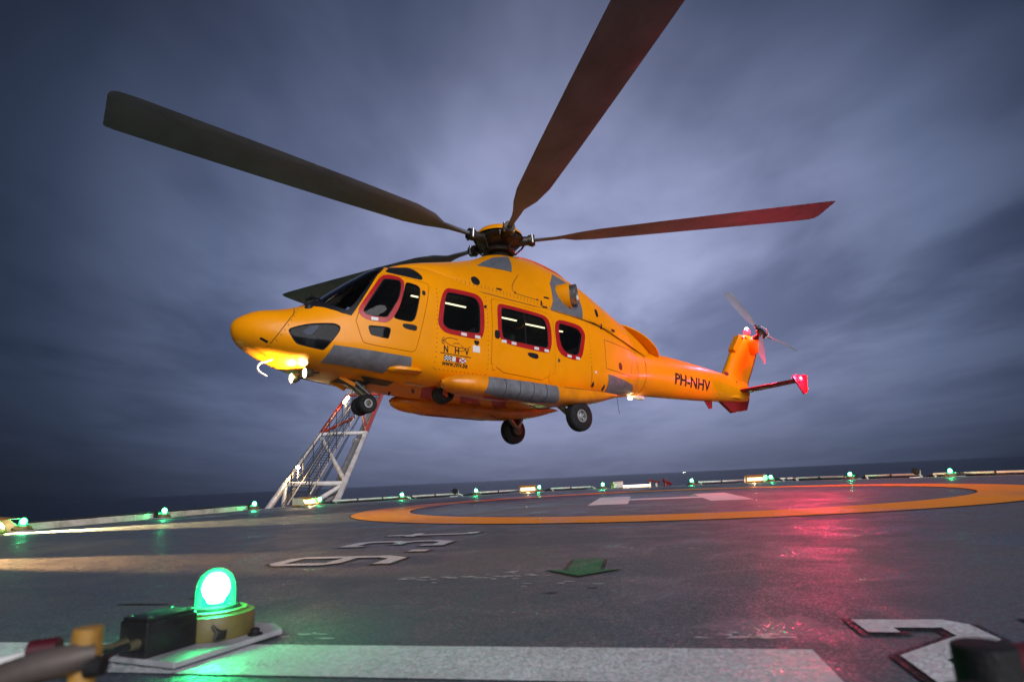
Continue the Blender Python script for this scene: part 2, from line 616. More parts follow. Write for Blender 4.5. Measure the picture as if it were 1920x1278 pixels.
def chaikin(p, k=2):
    for _ in range(k):
        q = []
        for i in range(len(p)):
            a, b_ = p[i], p[(i + 1) % len(p)]
            q += [(a[0] * .8 + b_[0] * .2, a[1] * .8 + b_[1] * .2), (a[0] * .2 + b_[0] * .8, a[1] * .2 + b_[1] * .8)]
        p = q
    return p


def refine(p, step=0.05):
    q = []
    for i in range(len(p)):
        a, b_ = p[i], p[(i + 1) % len(p)]
        n = max(1, int(math.ceil(math.hypot(b_[0] - a[0], b_[1] - a[1]) / step)))
        q += [(a[0] + (b_[0] - a[0]) * k / n, a[1] + (b_[1] - a[1]) * k / n) for k in range(n)]
    return q


def area2(p):
    return sum(p[i][0] * p[(i + 1) % len(p)][1] - p[(i + 1) % len(p)][0] * p[i][1] for i in range(len(p)))


def grow(p, d):
    """offset a polygon outward by d"""
    sg = 1 if area2(p) > 0 else -1
    n = len(p)
    q = []
    for i in range(n):
        a, b_, c = p[i - 1], p[i], p[(i + 1) % n]
        e1 = Vector((b_[0] - a[0], b_[1] - a[1]))
        e2 = Vector((c[0] - b_[0], c[1] - b_[1]))
        n1 = Vector((e1.y, -e1.x)).normalized() * sg
        n2 = Vector((e2.y, -e2.x)).normalized() * sg
        m_ = n1 + n2
        k = d / max(0.35, (1 + n1.dot(n2)) / 2) / 2
        q.append((b_[0] + m_.x * k, b_[1] + m_.y * k))
    return q


def to_t(L, poly, side=1, step=0.05):
    return [(x, side * L.T(x, z)) for x, z in refine(poly, step)]


def inpoly(poly, X, Y):
    c = np.zeros(len(X), bool)
    n = len(poly)
    j = n - 1
    for i in range(n):
        xi, yi = poly[i]
        xj, yj = poly[j]
        if yi != yj:
            c ^= ((yi > Y) != (yj > Y)) & (X < (xj - xi) * (Y - yi) / (yj - yi) + xi)
        j = i
    return c


TGRID = {}


def tgrid(L, n):
    key = (id(L), n)
    if key not in TGRID:
        xm = L.x0 * 0.45 + L.x1 * 0.55
        tt = np.linspace(-math.pi, math.pi, 2001)
        p = L.P(np.full_like(tt, xm), tt)
        s_ = np.r_[0, np.cumsum(np.linalg.norm(np.diff(p, axis=0), axis=1))]
        g = np.interp(np.linspace(0, s_[-1], n + 1), s_, tt)
        g[0], g[-1] = -math.pi, math.pi
        TGRID[key] = g
    return TGRID[key]


def patch(L, outer=None, holes=(), off=0.0, depth=0.0, xr=None, nx=0.06, ntg=96, xs=None, tr=None):
    """mesh of the part of skin L inside outer (x,t) and outside the holes, lifted by off, with a rim of the given depth"""
    if outer is None:
        xr = xr or (L.x0, L.x1)
        if xs is None:
            xs = np.linspace(xr[0], xr[1], max(2, int((xr[1] - xr[0]) / nx) + 1))
        ts = tgrid(L, ntg)
        if tr:
            ts = np.r_[-tr, ts[np.abs(ts) < tr - 0.01], tr]
    else:
        ox = [p[0] for p in outer]
        ot = [p[1] for p in outer]
        xs = np.arange(min(ox), max(ox), nx)[1:]
        g = tgrid(L, ntg)
        ts = g[(g > min(ot)) & (g < max(ot))]
    pts, edges = [], []
    for poly in ([outer] if outer is not None else []) + list(holes):
        o = len(pts)
        pts += [(float(a), float(b_)) for a, b_ in poly]
        edges += [(o + i, o + (i + 1) % len(poly)) for i in range(len(poly))]
    npoly = len(pts)
    if len(xs) and len(ts):
        gx, gt = (q.ravel() for q in np.meshgrid(xs, ts, indexing='ij'))
        keep = np.ones(len(gx), bool)
        if outer is not None:
            keep &= inpoly(outer, gx, gt)
        for h in holes:
            keep &= ~inpoly(h, gx, gt)
        if npoly:
            pp = np.array(pts[:npoly])
            near = np.zeros(len(gx), bool)
            for i in range(0, npoly):
                near |= (np.abs(gx - pp[i, 0]) < nx * .3) & (np.abs(gt - pp[i, 1]) < 0.012)
            keep &= ~near
        pts += list(zip(gx[keep].tolist(), gt[keep].tolist()))
    res = geometry.delaunay_2d_cdt([Vector(p) for p in pts], edges, [], 0, 1e-7)
    vv = np.array([(p.x, p.y) for p in res[0]])
    fs = np.array([tuple(f) for f in res[2] if len(f) == 3], int)
    c = vv[fs].mean(axis=1)
    keep = np.ones(len(fs), bool)
    if outer is not None:
        keep &= inpoly(outer, c[:, 0], c[:, 1])
    for h in holes:
        keep &= ~inpoly(h, c[:, 0], c[:, 1])
    fs = fs[keep]
    used = np.unique(fs)
    remap = -np.ones(len(vv), int)
    remap[used] = np.arange(len(used))
    vv, fs = vv[used], remap[fs]
    P3 = L.P(vv[:, 0], vv[:, 1])
    N3 = L.N(vv[:, 0], vv[:, 1])
    P3 = P3 + N3 * off
    # orient
    a, b_, d = P3[fs[:, 0]], P3[fs[:, 1]], P3[fs[:, 2]]
    flip = np.sum(np.cross(b_ - a, d - a) * N3[fs[:, 0]], 1) < 0
    fs[flip] = fs[flip][:, ::-1]
    V = P3.tolist()
    NN = N3.tolist()
    F = fs.tolist()
    if depth:
        cnt = {}
        for f in F:
            for i in range(3):
                e = (f[i], f[(i + 1) % 3])
                k = (min(e), max(e))
                cnt.setdefault(k, []).append(e)
        low = {}
        for k, es in cnt.items():
            if len(es) != 1:
                continue
            i, j = es[0]
            if outer is None:
                ti, tj, xi, xj = vv[i, 1], vv[j, 1], vv[i, 0], vv[j, 0]
                if (abs(abs(ti) - math.pi) < 1e-6 and abs(abs(tj) - math.pi) < 1e-6):
                    continue
                if abs(xi - xj) < 1e-6 and (abs(xi - xr[0]) < 1e-6 or abs(xi - xr[1]) < 1e-6):
                    continue
            pi_, pj = np.array(V[i]), np.array(V[j])
            ni, nj = N3[i], N3[j]
            en = np.cross(pj - pi_, ni)
            en /= max(1e-9, np.linalg.norm(en))
            o = len(V)
            V += [pi_.tolist(), pj.tolist(), (pj - nj * depth).tolist(), (pi_ - ni * depth).tolist()]
            NN += [en.tolist()] * 4
            F.append([o + 1, o, o + 3, o + 2])
    me = bpy.data.meshes.new("skin")
    me.from_pydata(V, [], F)
    me.polygons.foreach_set('use_smooth', [True] * len(F))
    me.normals_split_custom_set_from_vertices(NN)
    return me


FUS = Loft([  # x, keel, top, half width, height of widest point, roundness above, below
    (5.34, 1.325, 1.335, .006, 1.33, 2.0, 2.0), (5.33, 1.27, 1.39, .07, 1.33, 2.0, 2.0), (5.29, 1.17, 1.46, .17, 1.32, 2.0, 2.0),
    (5.20, 1.07, 1.53, .30, 1.30, 2.1, 2.1), (5.00, .96, 1.63, .46, 1.27, 2.2, 2.2), (4.70, .86, 1.69, .63, 1.23, 2.3, 2.3),
    (4.40, .78, 1.79, .76, 1.20, 2.3, 2.5), (4.10, .73, 1.97, .86, 1.20, 2.3, 2.6), (3.80, .70, 2.22, .93, 1.22, 2.3, 2.8),
    (3.47, .67, 2.49, .98, 1.25, 2.4, 2.9), (3.07, .65, 2.76, 1.03, 1.28, 2.7, 3.0), (2.70, .63, 2.84, 1.06, 1.32, 3.0, 3.2),
    (2.20, .60, 2.92, 1.08, 1.35, 3.3, 3.4), (1.00, .58, 2.92, 1.09, 1.38, 3.4, 3.5), (-.10, .58, 2.92, 1.09, 1.40, 3.4, 3.5),
    (-1.0, .61, 2.90, 1.07, 1.42, 3.2, 3.3), (-2.0, .73, 2.84, .97, 1.47, 2.9, 3.0), (-3.0, .93, 2.70, .76, 1.55, 2.5, 2.6),
    (-3.7, 1.07, 2.46, .58, 1.63, 2.3, 2.3), (-4.4, 1.15, 2.32, .47, 1.70, 2.1, 2.1), (-5.5, 1.19, 2.29, .41, 1.72, 2.0, 2.0),
    (-7.0, 1.26, 2.20, .34, 1.72, 2.0, 2.0), (-8.2, 1.34, 2.09, .27, 1.70, 2.0, 2.0), (-9.0, 1.42, 1.98, .17, 1.68, 2.0, 2.0),
    (-9.08, 1.6, 1.74, .04, 1.67, 2.0, 2.0)])
COW = Loft([
    (2.95, 2.6, 2.80, .30, 2.74, 2., 2.), (2.6, 2.6, 2.96, .52, 2.76, 2., 2.), (2.2, 2.5, 3.09, .76, 2.68, 2., 2.), (1.8, 2.3, 3.21, .88, 2.54, 2., 2.),
    (1.2, 2.2, 3.40, .98, 2.4, 1.9, 2.), (.7, 2.2, 3.60, 1.0, 2.4, 1.8, 2.), (.4, 2.2, 3.76, 1.0, 2.4, 1.75, 2.), (0, 2.2, 3.86, 1.0, 2.4, 1.75, 2.),
    (-.5, 2.2, 3.88, .99, 2.4, 1.8, 2.), (-1.1, 2.2, 3.78, .97, 2.4, 1.9, 2.), (-1.8, 2.2, 3.54, .92, 2.4, 2., 2.), (-2.4, 2.1, 3.28, .84, 2.3, 2., 2.),
    (-3.0, 2.0, 3.03, .72, 2.2, 2., 2.), (-3.6, 1.9, 2.80, .58, 2.1, 2., 2.), (-4.2, 1.85, 2.52, .42, 2.0, 2., 2.), (-4.7, 1.8, 2.3, .2, 1.95, 2., 2.)])
_SP = [(2.08, .60, .64, .02, .62, 2., 2.), (2.0, .52, .70, .16, .61, 2., 2.), (1.8, .45, .76, .28, .60, 2.2, 2.2), (1.5, .42, .79, .35, .60, 2.4, 2.4),
       (1.0, .41, .80, .37, .60, 2.6, 2.6), (-.4, .41, .80, .37, .61, 2.6, 2.6), (-1.0, .45, .81, .36, .64, 2.6, 2.6), (-1.6, .55, .80, .31, .69, 2.6, 2.4),
       (-2.15, .70, .78, .2, .74, 2.4, 2.2), (-2.35, .755, .77, .05, .76, 2., 2.)]
SPP, SPS = Loft(_SP, .98), Loft(_SP, -.98)

# ---------------------------------------------------------------- helicopter
HELI_YAW, HELI_PITCH, HELI_ROLL = 3.8077, 0.0494, 0.0428
heli = empty('helicopter')
heli.matrix_world = (Matrix.Translation((-.2447, 12.5825, 1.4979)) @ Matrix.Rotation(HELI_YAW, 4, 'Z')
                     @ Matrix.Rotation(-HELI_PITCH, 4, 'Y') @ Matrix.Rotation(HELI_ROLL, 4, 'X'))
tag(heli, 'yellow helicopter with red window frames hovering nose-up over the helideck', 'helicopter')

# outlines on the side of the fuselage, metres: (x forward of the mast, height)
WIN = {
    'front': [(3.12, 2.366), (2.88, 2.367), (2.849, 2.3), (2.916, 1.995), (3.067, 1.726), (3.143, 1.596), (3.205, 1.582), (3.482, 1.583), (3.543, 1.648), (3.534, 1.703), (3.159, 2.337)],
    'rear': [(2.775, 2.328), (2.707, 2.34), (2.556, 2.306), (2.511, 2.238), (2.561, 1.972), (2.636, 1.648), (2.704, 1.578), (2.771, 1.567), (3.005, 1.584), (3.043, 1.63), (2.925, 1.867), (2.83, 2.149)],
    'low': [(3.452, 1.408), (3.422, 1.417), (3.117, 1.427), (3.075, 1.388), (3.112, 1.232), (3.137, 1.216), (3.406, 1.245), (3.43, 1.267), (3.467, 1.374)],
    'w1': [(1.984, 2.27), (1.892, 2.295), (1.399, 2.300), (1.317, 2.235), (1.283, 2.122), (1.300, 1.635), (1.342, 1.570), (1.967, 1.550), (2.087, 1.615), (2.110, 1.693), (2.040, 2.143)],
    'w2': [(0.787, 2.194), (0.693, 2.217), (-0.23, 2.189), (-0.326, 2.106), (-0.365, 1.895), (-0.35, 1.575), (-0.291, 1.532), (0.748, 1.553), (0.804, 1.635), (0.813, 1.851)],
    'w3': [(-0.689, 2.118), (-0.769, 2.155), (-1.249, 2.128), (-1.355, 2.015), (-1.354, 1.938), (-1.211, 1.546), (-1.107, 1.503), (-0.842, 1.517), (-0.71, 1.63), (-0.661, 1.855)],
    'chin': [(4.653, 1.208), (4.618, 1.261), (4.365, 1.349), (3.996, 1.388), (3.899, 1.336), (3.918, 1.238), (4.101, 0.945), (4.138, 0.934), (4.489, 0.999), (4.559, 1.058)],
}
FRM = {
    'front': [(3.161, 2.43), (3.024, 2.465), (2.854, 2.429), (2.792, 2.333), (2.832, 2.151), (2.924, 1.828), (3.043, 1.598), (3.131, 1.514), (3.205, 1.491), (3.47, 1.5), (3.587, 1.562), (3.624, 1.638), (3.601, 1.735)],
    'w1': [(2.007, 2.338), (1.911, 2.385), (1.329, 2.385), (1.22, 2.291), (1.195, 2.173), (1.206, 1.716), (1.258, 1.519), (1.381, 1.465), (1.491, 1.460), (2.047, 1.474), (2.166, 1.56), (2.207, 1.661), (2.159, 1.987), (2.089, 2.216)],
    'w2': [(0.882, 2.225), (0.77, 2.297), (-0.284, 2.255), (-0.416, 2.169), (-0.456, 1.999), (-0.445, 1.642), (-0.377, 1.465), (-0.285, 1.430), (0.78, 1.475), (0.874, 1.600), (0.907, 1.768)],
    'w3': [(-0.605, 2.16), (-0.776, 2.239), (-1.352, 2.218), (-1.455, 2.100), (-1.475, 2.001), (-1.312, 1.497), (-1.15, 1.41), (-1.025, 1.402), (-0.708, 1.445), (-0.582, 1.593), (-0.556, 1.947)],
}
DOOR1 = [(3.697, 1.536), (3.568, 1.152), (3.504, 1.088), (2.78, 1.046), (2.662, 1.049), (2.601, 1.124), (2.342, 2.27), (2.342, 2.362), (2.42, 2.393), (3.10, 2.496), (3.16, 2.454)]
DOOR2 = [(0.99, 2.333), (0.92, 2.372), (-0.461, 2.325), (-0.525, 2.24), (-0.541, 1.835), (-0.505, 0.868), (1.083, 0.928), (1.044, 1.548), (1.017, 2.264)]
for k in WIN:
    WIN[k] = chaikin(WIN[k], 2)
for k in FRM:
    FRM[k] = chaikin(FRM[k], 2)
D1 = chaikin(DOOR1, 1)
D2 = chaikin(DOOR2, 1)
GASK = {k: grow(v, -0.014) for k, v in WIN.items()}

# windscreen and roof window wrap across the nose: (x, t) outlines symmetric about t = 0
def sym(port):
    return port + [(x, -t) for x, t in port[::-1] if abs(t) > 1e-6]


WS_EDGE = [(4.36, 0.0), (4.34, FUS.T(4.34, 1.76)), (4.24, FUS.T(4.24, 1.70)), (4.039, FUS.T(4.039, 1.637)), (3.879, FUS.T(3.879, 1.575)),
           (3.735, FUS.T(3.735, 1.545)), (3.195, FUS.T(3.195, 2.46)), (3.13, FUS.T(3.13, 2.53)), (3.02, FUS.T(3.02, 2.66)), (2.98, 0.0)]


def refine_xt(p, step=0.06):
    return refine(p, step)


ws_outer = refine_xt(sym(WS_EDGE))
_g = [(4.16, 0.075), (4.12, FUS.T(4.12, 1.80)), (4.02, FUS.T(4.02, 1.715)), (3.86, FUS.T(3.86, 1.655)), (3.77, FUS.T(3.77, 1.635)),
      (3.24, FUS.T(3.24, 2.43)), (3.17, FUS.T(3.17, 2.52)), (3.08, 0.42), (3.06, 0.06)]
ws_port = refine_xt(chaikin(_g, 1))
ws_star = [(x, -t) for x, t in ws_port][::-1]
ROOF = [(2.93, 0.05), (2.95, 0.5), (3.02, FUS.T(3.02, 2.60)), (3.06, FUS.T(3.06, 2.53)), (2.90, FUS.T(2.90, 2.485)), (2.649, FUS.T(2.649, 2.45)), (2.45, FUS.T(2.45, 2.43)), (2.425, FUS.T(2.425, 2.52)), (2.47, FUS.T(2.47, 2.60)), (2.60, 0.4), (2.62, 0.05)]
roof_port = refine_xt(chaikin(ROOF, 1))
roof_star = [(x, -t) for x, t in roof_port][::-1]

holes_body, holes_liner = [ws_outer, roof_port, roof_star], [ws_outer, roof_port, roof_star]
for sd in (1, -1):
    for k in ('w1', 'w3', 'chin'):
        holes_body.append(to_t(FUS, WIN[k], sd))
    for dd in (D1, D2):
        holes_body.append(to_t(FUS, dd, sd))
    for k in ('w1', 'w2', 'w3', 'chin', 'front', 'rear', 'low'):
        holes_liner.append(to_t(FUS, grow(WIN[k], -0.01) if k != 'low' else WIN[k], sd))

XN = np.r_[5.34, 5.337, 5.33, 5.32, 5.305, 5.285, 5.26, 5.23, 5.195, 5.155, 5.11, 5.06, np.arange(5.0, -3.95, -0.06)][::-1]
XN = XN[XN >= -3.95]
fus = link('fuselage', patch(FUS, None, holes_body, 0, 0.035, xr=(-3.95, 5.34), xs=XN), 'yellow_paint', heli)
link('tail_boom', patch(FUS, None, [], 0, 0, xr=(-9.08, -3.962), nx=0.12, ntg=64), 'yellow_paint', heli)
boom_part = heli.children[-1]
link('cabin_liner', patch(FUS, None, holes_liner, -0.055, 0.0, xr=(-2.9, 4.75), nx=0.12, ntg=72), 'liner_grey', heli)
mb = MB()
mb.add([tuple(p) for p in FUS.P(np.full(40, -2.88), np.linspace(-math.pi, math.pi, 41)[:-1])], [tuple(range(40))])
mb.build('aft_bulkhead', 'liner_grey', heli, smooth=0)

# windscreen
trim = link('windscreen_frame', patch(FUS, ws_outer, [ws_port, ws_star], 0.006, 0.04, nx=0.04, ntg=150), 'black_trim', heli)
for pp in (ws_port, ws_star):
    link('windscreen_pane', patch(FUS, pp, [], -0.006, 0, nx=0.06), 'windscreen_glass', trim)
for pp in (roof_port, roof_star):
    link('roof_window', patch(FUS, pp, [], -0.002, 0.03, nx=0.06), 'black_trim', fus)


def window(parent, k, sd, framed=True):
    hole = to_t(FUS, WIN[k], sd)
    gask = to_t(FUS, GASK[k], sd)
    pane = link('window_pane', patch(FUS, hole, [], -0.016, 0, nx=0.08), 'dark_glass' if k in ('chin', 'low') else 'cabin_glass', parent)
    g = link('window_seal', patch(FUS, hole, [gask], -0.004, 0.02, nx=0.06), 'black_rubber', parent)
    if framed:
        link('window_frame', patch(FUS, to_t(FUS, FRM[k], sd), [hole], 0.006, 0.03, nx=0.06), 'red_paint', parent)


def spot_patch(L, name, poly, mat, parent, off=0.004, depth=0.006, sd=1, smooth=1):
    p = chaikin(poly, smooth) if smooth else poly
    return link(name, patch(L, to_t(L, p, sd, 0.04), [], off, depth, nx=0.05, ntg=140), mat, parent)


def rect(x, z, w_, h_):
    return [(x + w_ / 2, z - h_ / 2), (x + w_ / 2, z + h_ / 2), (x - w_ / 2, z + h_ / 2), (x - w_ / 2, z - h_ / 2)]


for sd in (1, -1):
    window(fus, 'w1', sd)
    window(fus, 'w3', sd)
    window(fus, 'chin', sd, False)
    d1 = link('cockpit_door', patch(FUS, to_t(FUS, grow(D1, -0.009), sd), [to_t(FUS, WIN[k], sd) for k in ('front', 'rear', 'low')], 0.0, 0.035), 'yellow_paint', heli)
    window(d1, 'front', sd)
    window(d1, 'rear', sd, False)
    window(d1, 'low', sd, False)
    spot_patch(FUS, 'door_handle', [(2.882, 1.505), (2.836, 1.527), (2.677, 1.53), (2.609, 1.514), (2.615, 1.442), (2.649, 1.424), (2.796, 1.434), (2.862, 1.457)], 'black_trim', d1, 0.005, 0.01, sd)
    spot_patch(FUS, 'door_lock', rect(2.462, 2.165, 0.06, 0.09), 'black_trim', d1, 0.005, 0.01, sd, 2)
    d2 = link('sliding_door', patch(FUS, to_t(FUS, grow(D2, -0.010), sd), [to_t(FUS, WIN['w2'], sd)], 0.004, 0.035), 'yellow_paint', heli)
    window(d2, 'w2', sd)
    spot_patch(FUS, 'door_handle', [(0.21, 1.366), (0.124, 1.39), (-0.064, 1.379), (-0.071, 1.295), (0.025, 1.274), (0.171, 1.304)], 'black_trim', d2, 0.01, 0.012, sd)
    spot_patch(FUS, 'door_latch', rect(0.922, 1.63, 0.115, 0.165), 'black_trim', d2, 0.012, 0.015, sd, 2)
    spot_patch(FUS, 'door_hinge', rect(1.00, 1.02, 0.085, 0.15), 'yellow_paint', d2, 0.014, 0.012, sd, 1)
    spot_patch(FUS, 'door_hinge', rect(-0.40, 0.99, 0.085, 0.22), 'yellow_paint', d2, 0.014, 0.012, sd, 1)
    spot_patch(FUS, 'window_post', rect(0.22, 1.87, 0.03, 0.62), 'black_trim', d2, -0.010, 0.02, sd, 0)
    # white stencilled notices on the red frames
    for (x, z, par) in ((1.668, 1.512, fus), (1.37, 1.506, fus), (0.766, 1.516, d2), (0.531, 1.511, d2), (-0.031, 1.493, d2), (-0.292, 1.484, d2), (-0.92, 1.462, fus), (-1.167, 1.452, fus), (3.36, 1.535, d1)):
        spot_patch(FUS, 'notice_plate', rect(x, z, 0.115, 0.055), 'label_white', par, 0.010, 0.003, sd, 0)
    spot_patch(FUS, 'notice_plate', rect(1.40, 1.275, 0.155, 0.125), 'label_white', fus, 0.004, 0.003, sd, 0)
    spot_patch(FUS, 'static_port', [(1.455, 1.435), (1.33, 1.435), (1.345, 1.375), (1.39, 1.335), (1.44, 1.38)], 'black_trim', fus, 0.004, 0.004, sd, 1)
    spot_patch(FUS, 'door_stop', rect(1.165, 2.14, 0.05, 0.05), 'black_trim', fus, 0.02, 0.02, sd, 2)
    spot_patch(FUS, 'latch_plate', rect(-0.62, 1.33, 0.06, 0.07), 'strut_metal', fus, 0.006, 0.006, sd, 1)
    # panel joints
    def joint(L, pts, par, wdt=0.012, off=0.0025, close=False):
        n = len(pts)
        pp = refine(pts, 0.06)
        if not close:
            k = 0
            pp2 = []
            for i in range(n - 1):
                m_ = max(1, int(math.hypot(pts[i + 1][0] - pts[i][0], pts[i + 1][1] - pts[i][1]) / 0.06))
                pp2 += [(pts[i][0] + (pts[i + 1][0] - pts[i][0]) * q / m_, pts[i][1] + (pts[i + 1][1] - pts[i][1]) * q / m_) for q in range(m_)]
            pp = pp2 + [pts[-1]]
        m_ = len(pp)
        quads, V = [], []
        for i in range(m_):
            a = pp[i - 1] if (i or close) else pp[i]
            c = pp[(i + 1) % m_] if (i < m_ - 1 or close) else pp[i]
            dx, dz = c[0] - a[0], c[1] - a[1]
            l_ = math.hypot(dx, dz) or 1
            nx_, nz_ = -dz / l_ * wdt / 2, dx / l_ * wdt / 2
            for s_ in (1, -1):
                V.append((pp[i][0] + nx_ * s_, sd * L.T(pp[i][0] + nx_ * s_, pp[i][1] + nz_ * s_)))
        V = np.array(V)
        P3 = L.P(V[:, 0], V[:, 1]) + L.N(V[:, 0], V[:, 1]) * off
        for i in range(m_ if close else m_ - 1):
            j = (i + 1) % m_
            quads.append((2 * i, 2 * i + 1, 2 * j + 1, 2 * j))
        return MB().add(P3.tolist(), quads)
    joint(FUS, [(4.515, 1.66), (4.56, 1.52), (4.66, 1.36), (4.746, 1.205), (4.865, 0.98)], fus).build('nose_joint', 'panel_line', fus, smooth=0)
    joint(FUS, [(4.99, 1.10), (4.88, 1.04)], fus, 0.028).build('nose_vent', 'black_trim', fus, smooth=0)
    jm = joint(FUS, [(-2.15, 2.04), (-3.38, 2.03), (-3.19, 1.37), (-2.12, 1.38)], fus, close=True)
    a_ = joint(FUS, [(-3.50, 2.1), (-3.55, 1.7), (-3.6, 1.2)], fus)
    jm.add(a_.v, a_.f)
    a_ = joint(FUS, [(-1.60, 1.34), (-1.62, 0.94)], fus)
    jm.add(a_.v, a_.f)
    jm.build('access_panel_joint', 'panel_line', fus, smooth=0)
    spot_patch(FUS, 'drain_port', [(-1.68, 1.05), (-1.735, 0.98), (-1.72, 0.93), (-1.67, 0.92), (-1.635, 0.95)], 'black_trim', fus, 0.004, 0.004, sd, 2)
    spot_patch(FUS, 'drain_port', [(-2.10, 1.05), (-2.155, 0.97), (-2.14, 0.92), (-2.09, 0.91), (-2.055, 0.94)], 'black_trim', fus, 0.004, 0.004, sd, 2)
    spot_patch(FUS, 'vent_port', rect(-2.72, 1.53, 0.13, 0.17), 'black_trim', fus, 0.004, 0.004, sd, 3)
    spot_patch(FUS, 'notice_plate', rect(-1.74, 1.24, 0.06, 0.05), 'label_white', fus, 0.004, 0.003, sd, 0)
    # rows of fasteners
    rv = []
    for L_, x0, z0, x1, z1 in ((COW, 2.2, 2.62, -2.5, 2.345), (COW, 2.2, 2.66, -2.5, 2.385), (FUS, 2.24, .85, 2.20, 2.30), (FUS, 1.14, .85, 1.12, 2.36), (FUS, -1.60, 1.36, -1.60, 2.30), (FUS, 2.2, .83, -2.0, .83), (FUS, -3.5, 1.25, -3.46, 2.10), (FUS, -3.62, 1.25, -3.58, 2.1), (FUS, -4.05, 1.28, -4.05, 2.12), (FUS, -5.9, 1.42, -5.9, 2.1), (FUS, -7.3, 1.45, -7.3, 2.1), (FUS, 4.48, 1.63, 4.82, .98)):
        n_ = int(math.hypot(x1 - x0, z1 - z0) / .085)
        for q in range(n_ + 1):
            x_, z_ = x0 + (x1 - x0) * q / n_, z0 + (z1 - z0) * q / n_
            t_ = sd * L_.T(x_, z_)
            p_ = L_.P(x_, t_)
            nn_ = L_.N(np.array([x_]), np.array([t_]))[0]
            rv.append((p_, nn_))
    rm = MB()
    for p_, nn_ in rv:
        rm.lathe([(.0095, .0), (.008, .004), (0, .0045)], tuple(p_), tuple(nn_), 6)
    rm.build('fastener_row', 'panel_line', fus)['kind'] = 'stuff'
    # grey fabric covers of the emergency floats
    spot_patch(FUS, 'float_cover', [(3.985, 1.025), (2.687, 0.965), (2.654, 0.826), (2.99, 0.815), (3.05, 0.72), (4.074, 0.80)], 'float_fabric', fus, 0.018, 0.022, sd, 0)
    spot_patch(FUS, 'float_cover', [(-2.20, 1.255), (-2.361, 1.264), (-3.36, 1.222), (-3.58, 1.11), (-2.62, 0.915), (-2.26, 0.90)], 'float_fabric', fus, 0.015, 0.02, sd, 0)
    # boarding step fairing ahead of the sponson
    stp = MB()
    ys = [float(FUS.P(x, FUS.T(x, 0.80))[1]) for x in (3.0, 2.5)]
    sect = []
    for x, k in ((3.06, .12), (2.98, .7), (2.88, 1.0), (2.55, 1.0), (2.44, .55), (2.40, .1)):
        y0 = float(FUS.P(x, FUS.T(x, 0.80))[1]) - 0.10
        sect.append([(x, sd * (y0 + dy * k), 0.775 + dz * k - 0.0) for dy, dz in ((0.0, 0.04), (0.13, 0.045), (0.20, 0.02), (0.20, -0.03), (0.12, -0.06), (0.0, -0.06))])
    vs_ = [p for s_ in sect for p in s_]
    fs_ = [(i * 6 + k, i * 6 + (k + 1) % 6, (i + 1) * 6 + (k + 1) % 6, (i + 1) * 6 + k) for i in range(5) for k in range(6)] + [tuple(range(6)), tuple(range(30, 36))]
    stp.add(vs_, fs_).build('boarding_step', 'yellow_paint', heli, smooth=50)


# ---------------------------------------------------------------- writing
def text_mesh(txt, size, cuts=2, space=1.0, boldness=0.0):
    cu = bpy.data.curves.new('lettering', 'FONT')
    cu.body = txt
    cu.size = size
    cu.resolution_u = 3
    cu.offset = size * boldness
    cu.space_character = space
    o = bpy.data.objects.new('lettering', cu)
    COLL.objects.link(o)
    dg = bpy.context.evaluated_depsgraph_get()
    dg.update()
    me = bpy.data.meshes.new_from_object(o.evaluated_get(dg))
    bpy.data.objects.remove(o)
    bm = bmesh.new()
    bm.from_mesh(me)
    bmesh.ops.triangulate(bm, faces=bm.faces)
    if cuts:
        bmesh.ops.subdivide_edges(bm, edges=bm.edges, cuts=cuts, use_grid_fill=True)
    v_ = [tuple(x.co[:2]) for x in bm.verts]
    f_ = [tuple(x.index for x in f.verts) for f in bm.faces]
    bm.free()
    bpy.data.meshes.remove(me)
    return v_, f_


def bold(v_, f_):
    return v_, f_


def lettering(name, txt, x, z, height, parent, mat='black_trim', width=None, L=FUS, sd=1, off=0.004, slope=0.0, boldness=0.022):
    """printed letters on the side of a skin, read from outside; x is where the first letter starts"""
    v_, f_ = text_mesh(txt, height / 0.70, boldness=boldness)
    x0, x1 = min(p[0] for p in v_), max(p[0] for p in v_)
    k = (width / (x1 - x0)) if width else 1.0
    P_ = []
    for px, py in v_:
        xx = x - sd * (px - x0) * k
        zz = z + py + slope * (px - x0) * k
        t_ = sd * L.T(xx, zz)
        P_.append(tuple(L.P(xx, t_) + L.N(np.array([xx]), np.array([t_]))[0] * off))
    return MB().add(P_, f_).build(name, mat, parent, smooth=0)


def strokes(L, lines, par, wdt, name, mat='black_trim', sd=1, off=0.005):
    mb_ = MB()
    for pts in lines:
        q = []
        for i in range(len(pts) - 1):
            m_ = max(1, int(math.hypot(pts[i + 1][0] - pts[i][0], pts[i + 1][1] - pts[i][1]) / 0.04))
            q += [(pts[i][0] + (pts[i + 1][0] - pts[i][0]) * k / m_, pts[i][1] + (pts[i + 1][1] - pts[i][1]) * k / m_) for k in range(m_)]
        q.append(pts[-1])
        V = []
        for i in range(len(q)):
            a, c = q[max(0, i - 1)], q[min(len(q) - 1, i + 1)]
            dx, dz = c[0] - a[0], c[1] - a[1]
            l_ = math.hypot(dx, dz) or 1
            for s_ in (1, -1):
                xx, zz = q[i][0] - dz / l_ * wdt / 2 * s_, q[i][1] + dx / l_ * wdt / 2 * s_
                t_ = sd * L.T(xx, zz)
                V.append(tuple(L.P(xx, t_) + L.N(np.array([xx]), np.array([t_]))[0] * off))
        mb_.add(V, [(2 * i, 2 * i + 1, 2 * i + 3, 2 * i + 2) for i in range(len(q) - 1)])
    return mb_.build(name, mat, par, smooth=0)


